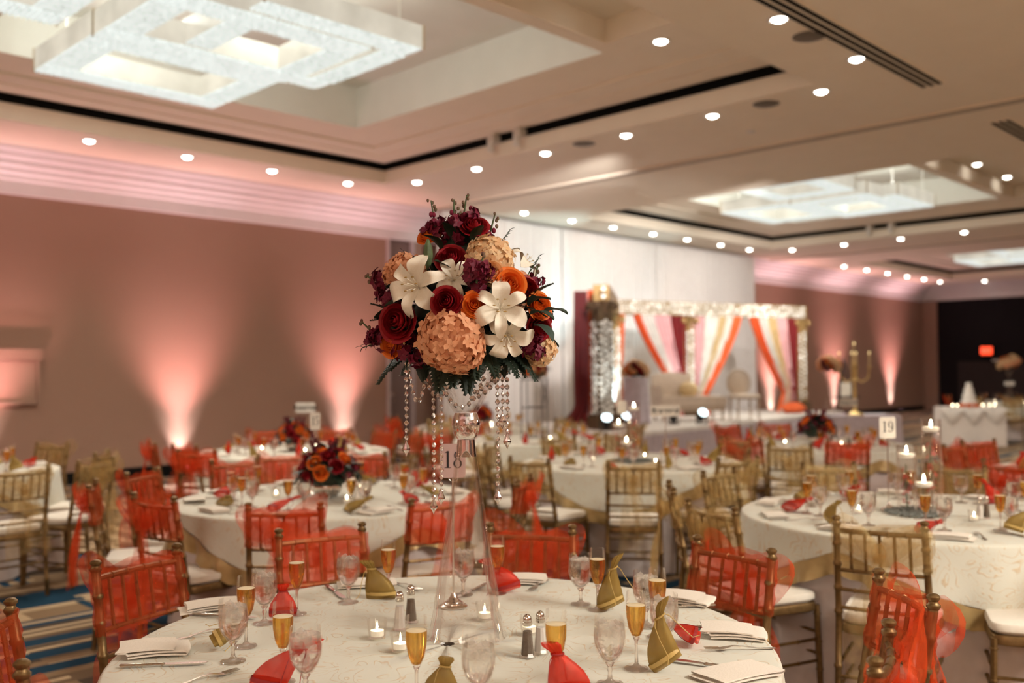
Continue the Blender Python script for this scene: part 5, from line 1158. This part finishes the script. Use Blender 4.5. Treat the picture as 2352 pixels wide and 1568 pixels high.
# easel
pe = P(7.35, 21.0, 0)
inst('easel', [('leg', MB().cyl((x, y, 0), (0, .1, 1.75), .02, n=6).mesh('leg', 'black_metal')) for x, y in ((-.35, 0), (.35, 0), (0, .55))]+[('ledge', MB().box((0, 0, .9), (.6, .05, .03)).mesh('ledge', 'black_metal', False)), ('card', MB().box((0, -.01, 1.07), (.22, .02, .3)).mesh('card', 'card', False))], T(pe, RR), 'black easel with a small card beside the canopy', 'easel')
# ------------------------------------------------------------------ head table with candelabra, cake table
def boxcloth(L_, W, h, seed, m, swag_=False):
    r = random.Random(seed); ph = r.random()*6; b = MB()
    per = []
    for (x0, y0, x1, y1) in ((-L_/2, -W/2, L_/2, -W/2), (L_/2, -W/2, L_/2, W/2), (L_/2, W/2, -L_/2, W/2), (-L_/2, W/2, -L_/2, -W/2)):
        k = 24
        for i in range(k): per.append((x0+(x1-x0)*i/k, y0+(y1-y0)*i/k))
    n = len(per)
    def f(u, v):
        x, y = per[int(round(u*n)) % n]; s = 1+(.05+.03*sin(u*n*.55+ph))*v; return (x*s, y*s*1.02, h-(h-.01)*v)
    b.grid(f, n, 6, True); b.add([(x, y, h) for x, y in per], [tuple(range(n))]); return b.mesh('cloth', m, True, 40)
pt = P(5.75, 16.1)
inst('buffet_table', [('tabletop', MB().box((0, 0, .735), (1.3, .7, .03)).mesh('top', 'cream_wood', False)), ('cloth', boxcloth(1.32, .72, .752, 2, 'stage_skirt'))]+[('leg', MB().cyl((x, y, 0), (x, y, .73), .02).mesh('leg', 'grey_metal')) for x in (-.55, .55) for y in (-.28, .28)], T(pt, RR+.1), 'small lavender-clothed table beside the stage carrying a candelabra', 'table')
pcn = P(5.75, 16.0, .753)
b = MB().lathe([(0, 0), (.15, 0), (.15, .012), (.11, .03), (.05, .06), (.03, .10), (.022, .2), (.03, .35), (.02, .5), (.028, .62), (.018, .8), (.035, .84), (.018, .9)], 16)
cp_ = [('stem', b.mesh('stem', 'bright_gold'))]
for k in range(4):
    a = k*pi/2+.3; cp_.append(('arm', MB().tube([(0, 0, .62), (.12*cos(a), .12*sin(a), .55), (.22*cos(a), .22*sin(a), .62), (.24*cos(a), .24*sin(a), .78)], .013, 6).lathe([(0, .78), (.035, .79), (.04, .81), (.0, .81)], 10, (.24*cos(a), .24*sin(a), 0)).mesh('arm', 'bright_gold')))
    cp_.append(('candle', MB().cyl((.24*cos(a), .24*sin(a), .80), (.24*cos(a), .24*sin(a), 1.02), .014).mesh('candle', 'drape_gold'), None, [('flame', MB().ell((.24*cos(a), .24*sin(a), 1.04), (.012, .012, .025), 8, 5).mesh('flame', 'candle_tip'))]))
cp_.append(('candle', MB().cyl((0, 0, .88), (0, 0, 1.18), .015).mesh('candle', 'drape_gold'), None, [('flame', MB().ell((0, 0, 1.2), (.013, .013, .026), 8, 5).mesh('flame', 'candle_tip'))]))
inst('candelabra', cp_, T(pcn), 'tall golden five-armed candelabra beside the stage', 'candelabra')
root = obj('tall_centrepiece', None, None, T(P(5.38, 16.15, .753))); tag(root, 'tall glass vase of cream and red blooms beside the golden candelabra', 'flower arrangement')
VT = MB().lathe([(.10, 0), (.03, .5), (.035, .55), (.02, .58), (.09, .72), (.085, .72), (.015, .58)], 20).mesh('vase', 'glass_vase'); obj('vase', VT, root); posy(root, .84, .15, 24, 7, ('hy', 'orange', 'red', 'hp'))
inst('reserved_sign', stand(.22, .30, .12, 'card', 'Reserved'), T(P(5.55, 15.75, .7535), RR), 'white Reserved card on the lavender-clothed table', 'table sign')
pk = P(9.05, 18.9)
inst('cake_table', [('tabletop', MB().box((0, 0, .735), (1.12, .72, .03)).mesh('top', 'cream_wood', False)), ('cloth', boxcloth(1.15, .75, .752, 5, 'drape_white')), ('swag', MB().grid(lambda u, v: (-.575+1.15*u, -.40-.03*sin(pi*v), .74-(.06+.26*abs(sin(u*3*pi)))*v), 48, 6).mesh('swag', 'stage_white', True, 0))]+[('leg', MB().cyl((x, y, 0), (x, y, .73), .02).mesh('leg', 'grey_metal')) for x in (-.45, .45) for y in (-.28, .28)], T(pk, RR-.25), 'white swagged cake table before the black wall', 'table')
inst('wedding_cake', [('tier', MB().lathe([(0, z0), (r_, z0), (r_, z1-.01), (r_-.012, z1), (0, z1)], 20).mesh('tier', 'icing')) for r_, z0, z1 in ((.15, 0, .13), (.115, .13, .26), (.085, .26, .38), (.055, .38, .48))]+[('rose', ROSE['orange'][0], face((cos(a), sin(a), .4), loc=(.16*cos(a), .16*sin(a), .04), s=.05)) for a in [i*.7 for i in range(9)]], T(P(9.03, 18.85, .7535)), 'white four-tier cake ringed with orange roses', 'cake')
for k, (dl, dd) in enumerate(((-.42, -.2), (-.33, -.22), (.15, -.25), (.28, -.26), (.38, -.27))):
    inst('votive_candle', VOT, T(P(9.05+dl, 18.9+dd, .7535), 0, 1.3), f"{ORD[k]} votive from the black-wall corner along the cake table's front edge", 'candle', 'votive candles')
root = obj('tall_centrepiece', None, None, T(at(10.9, 20.9))); tag(root, 'tall glass vase of orange and cream blooms before the black wall', 'flower arrangement'); obj('vase', VT, root); posy(root, .86, .20, 34, 9, ('orange', 'hy', 'red', 'peach', 'hp'))
# uplight fixtures
UPF = [('housing', MB().lathe([(0, 0), (.08, 0), (.09, .02), (.09, .13), (.08, .15)], 16).mesh('housing', 'black_metal')), ('lens', MB().lathe([(0, .145), (.078, .145)], 16).mesh('lens', 'pink_lens')), ('bracket', MB().box((-.1, 0, .07), (.012, .05, .14)).box((.1, 0, .07), (.012, .05, .14)).mesh('bracket', 'black_metal', False))]
for i, x in enumerate(UPX): inst('uplight', UPF, Vector((x, 13.36, .0)), f"pink LED uplight on the floor, {ORD[i]} along the wall from the service panel", 'uplight', 'pink uplights')
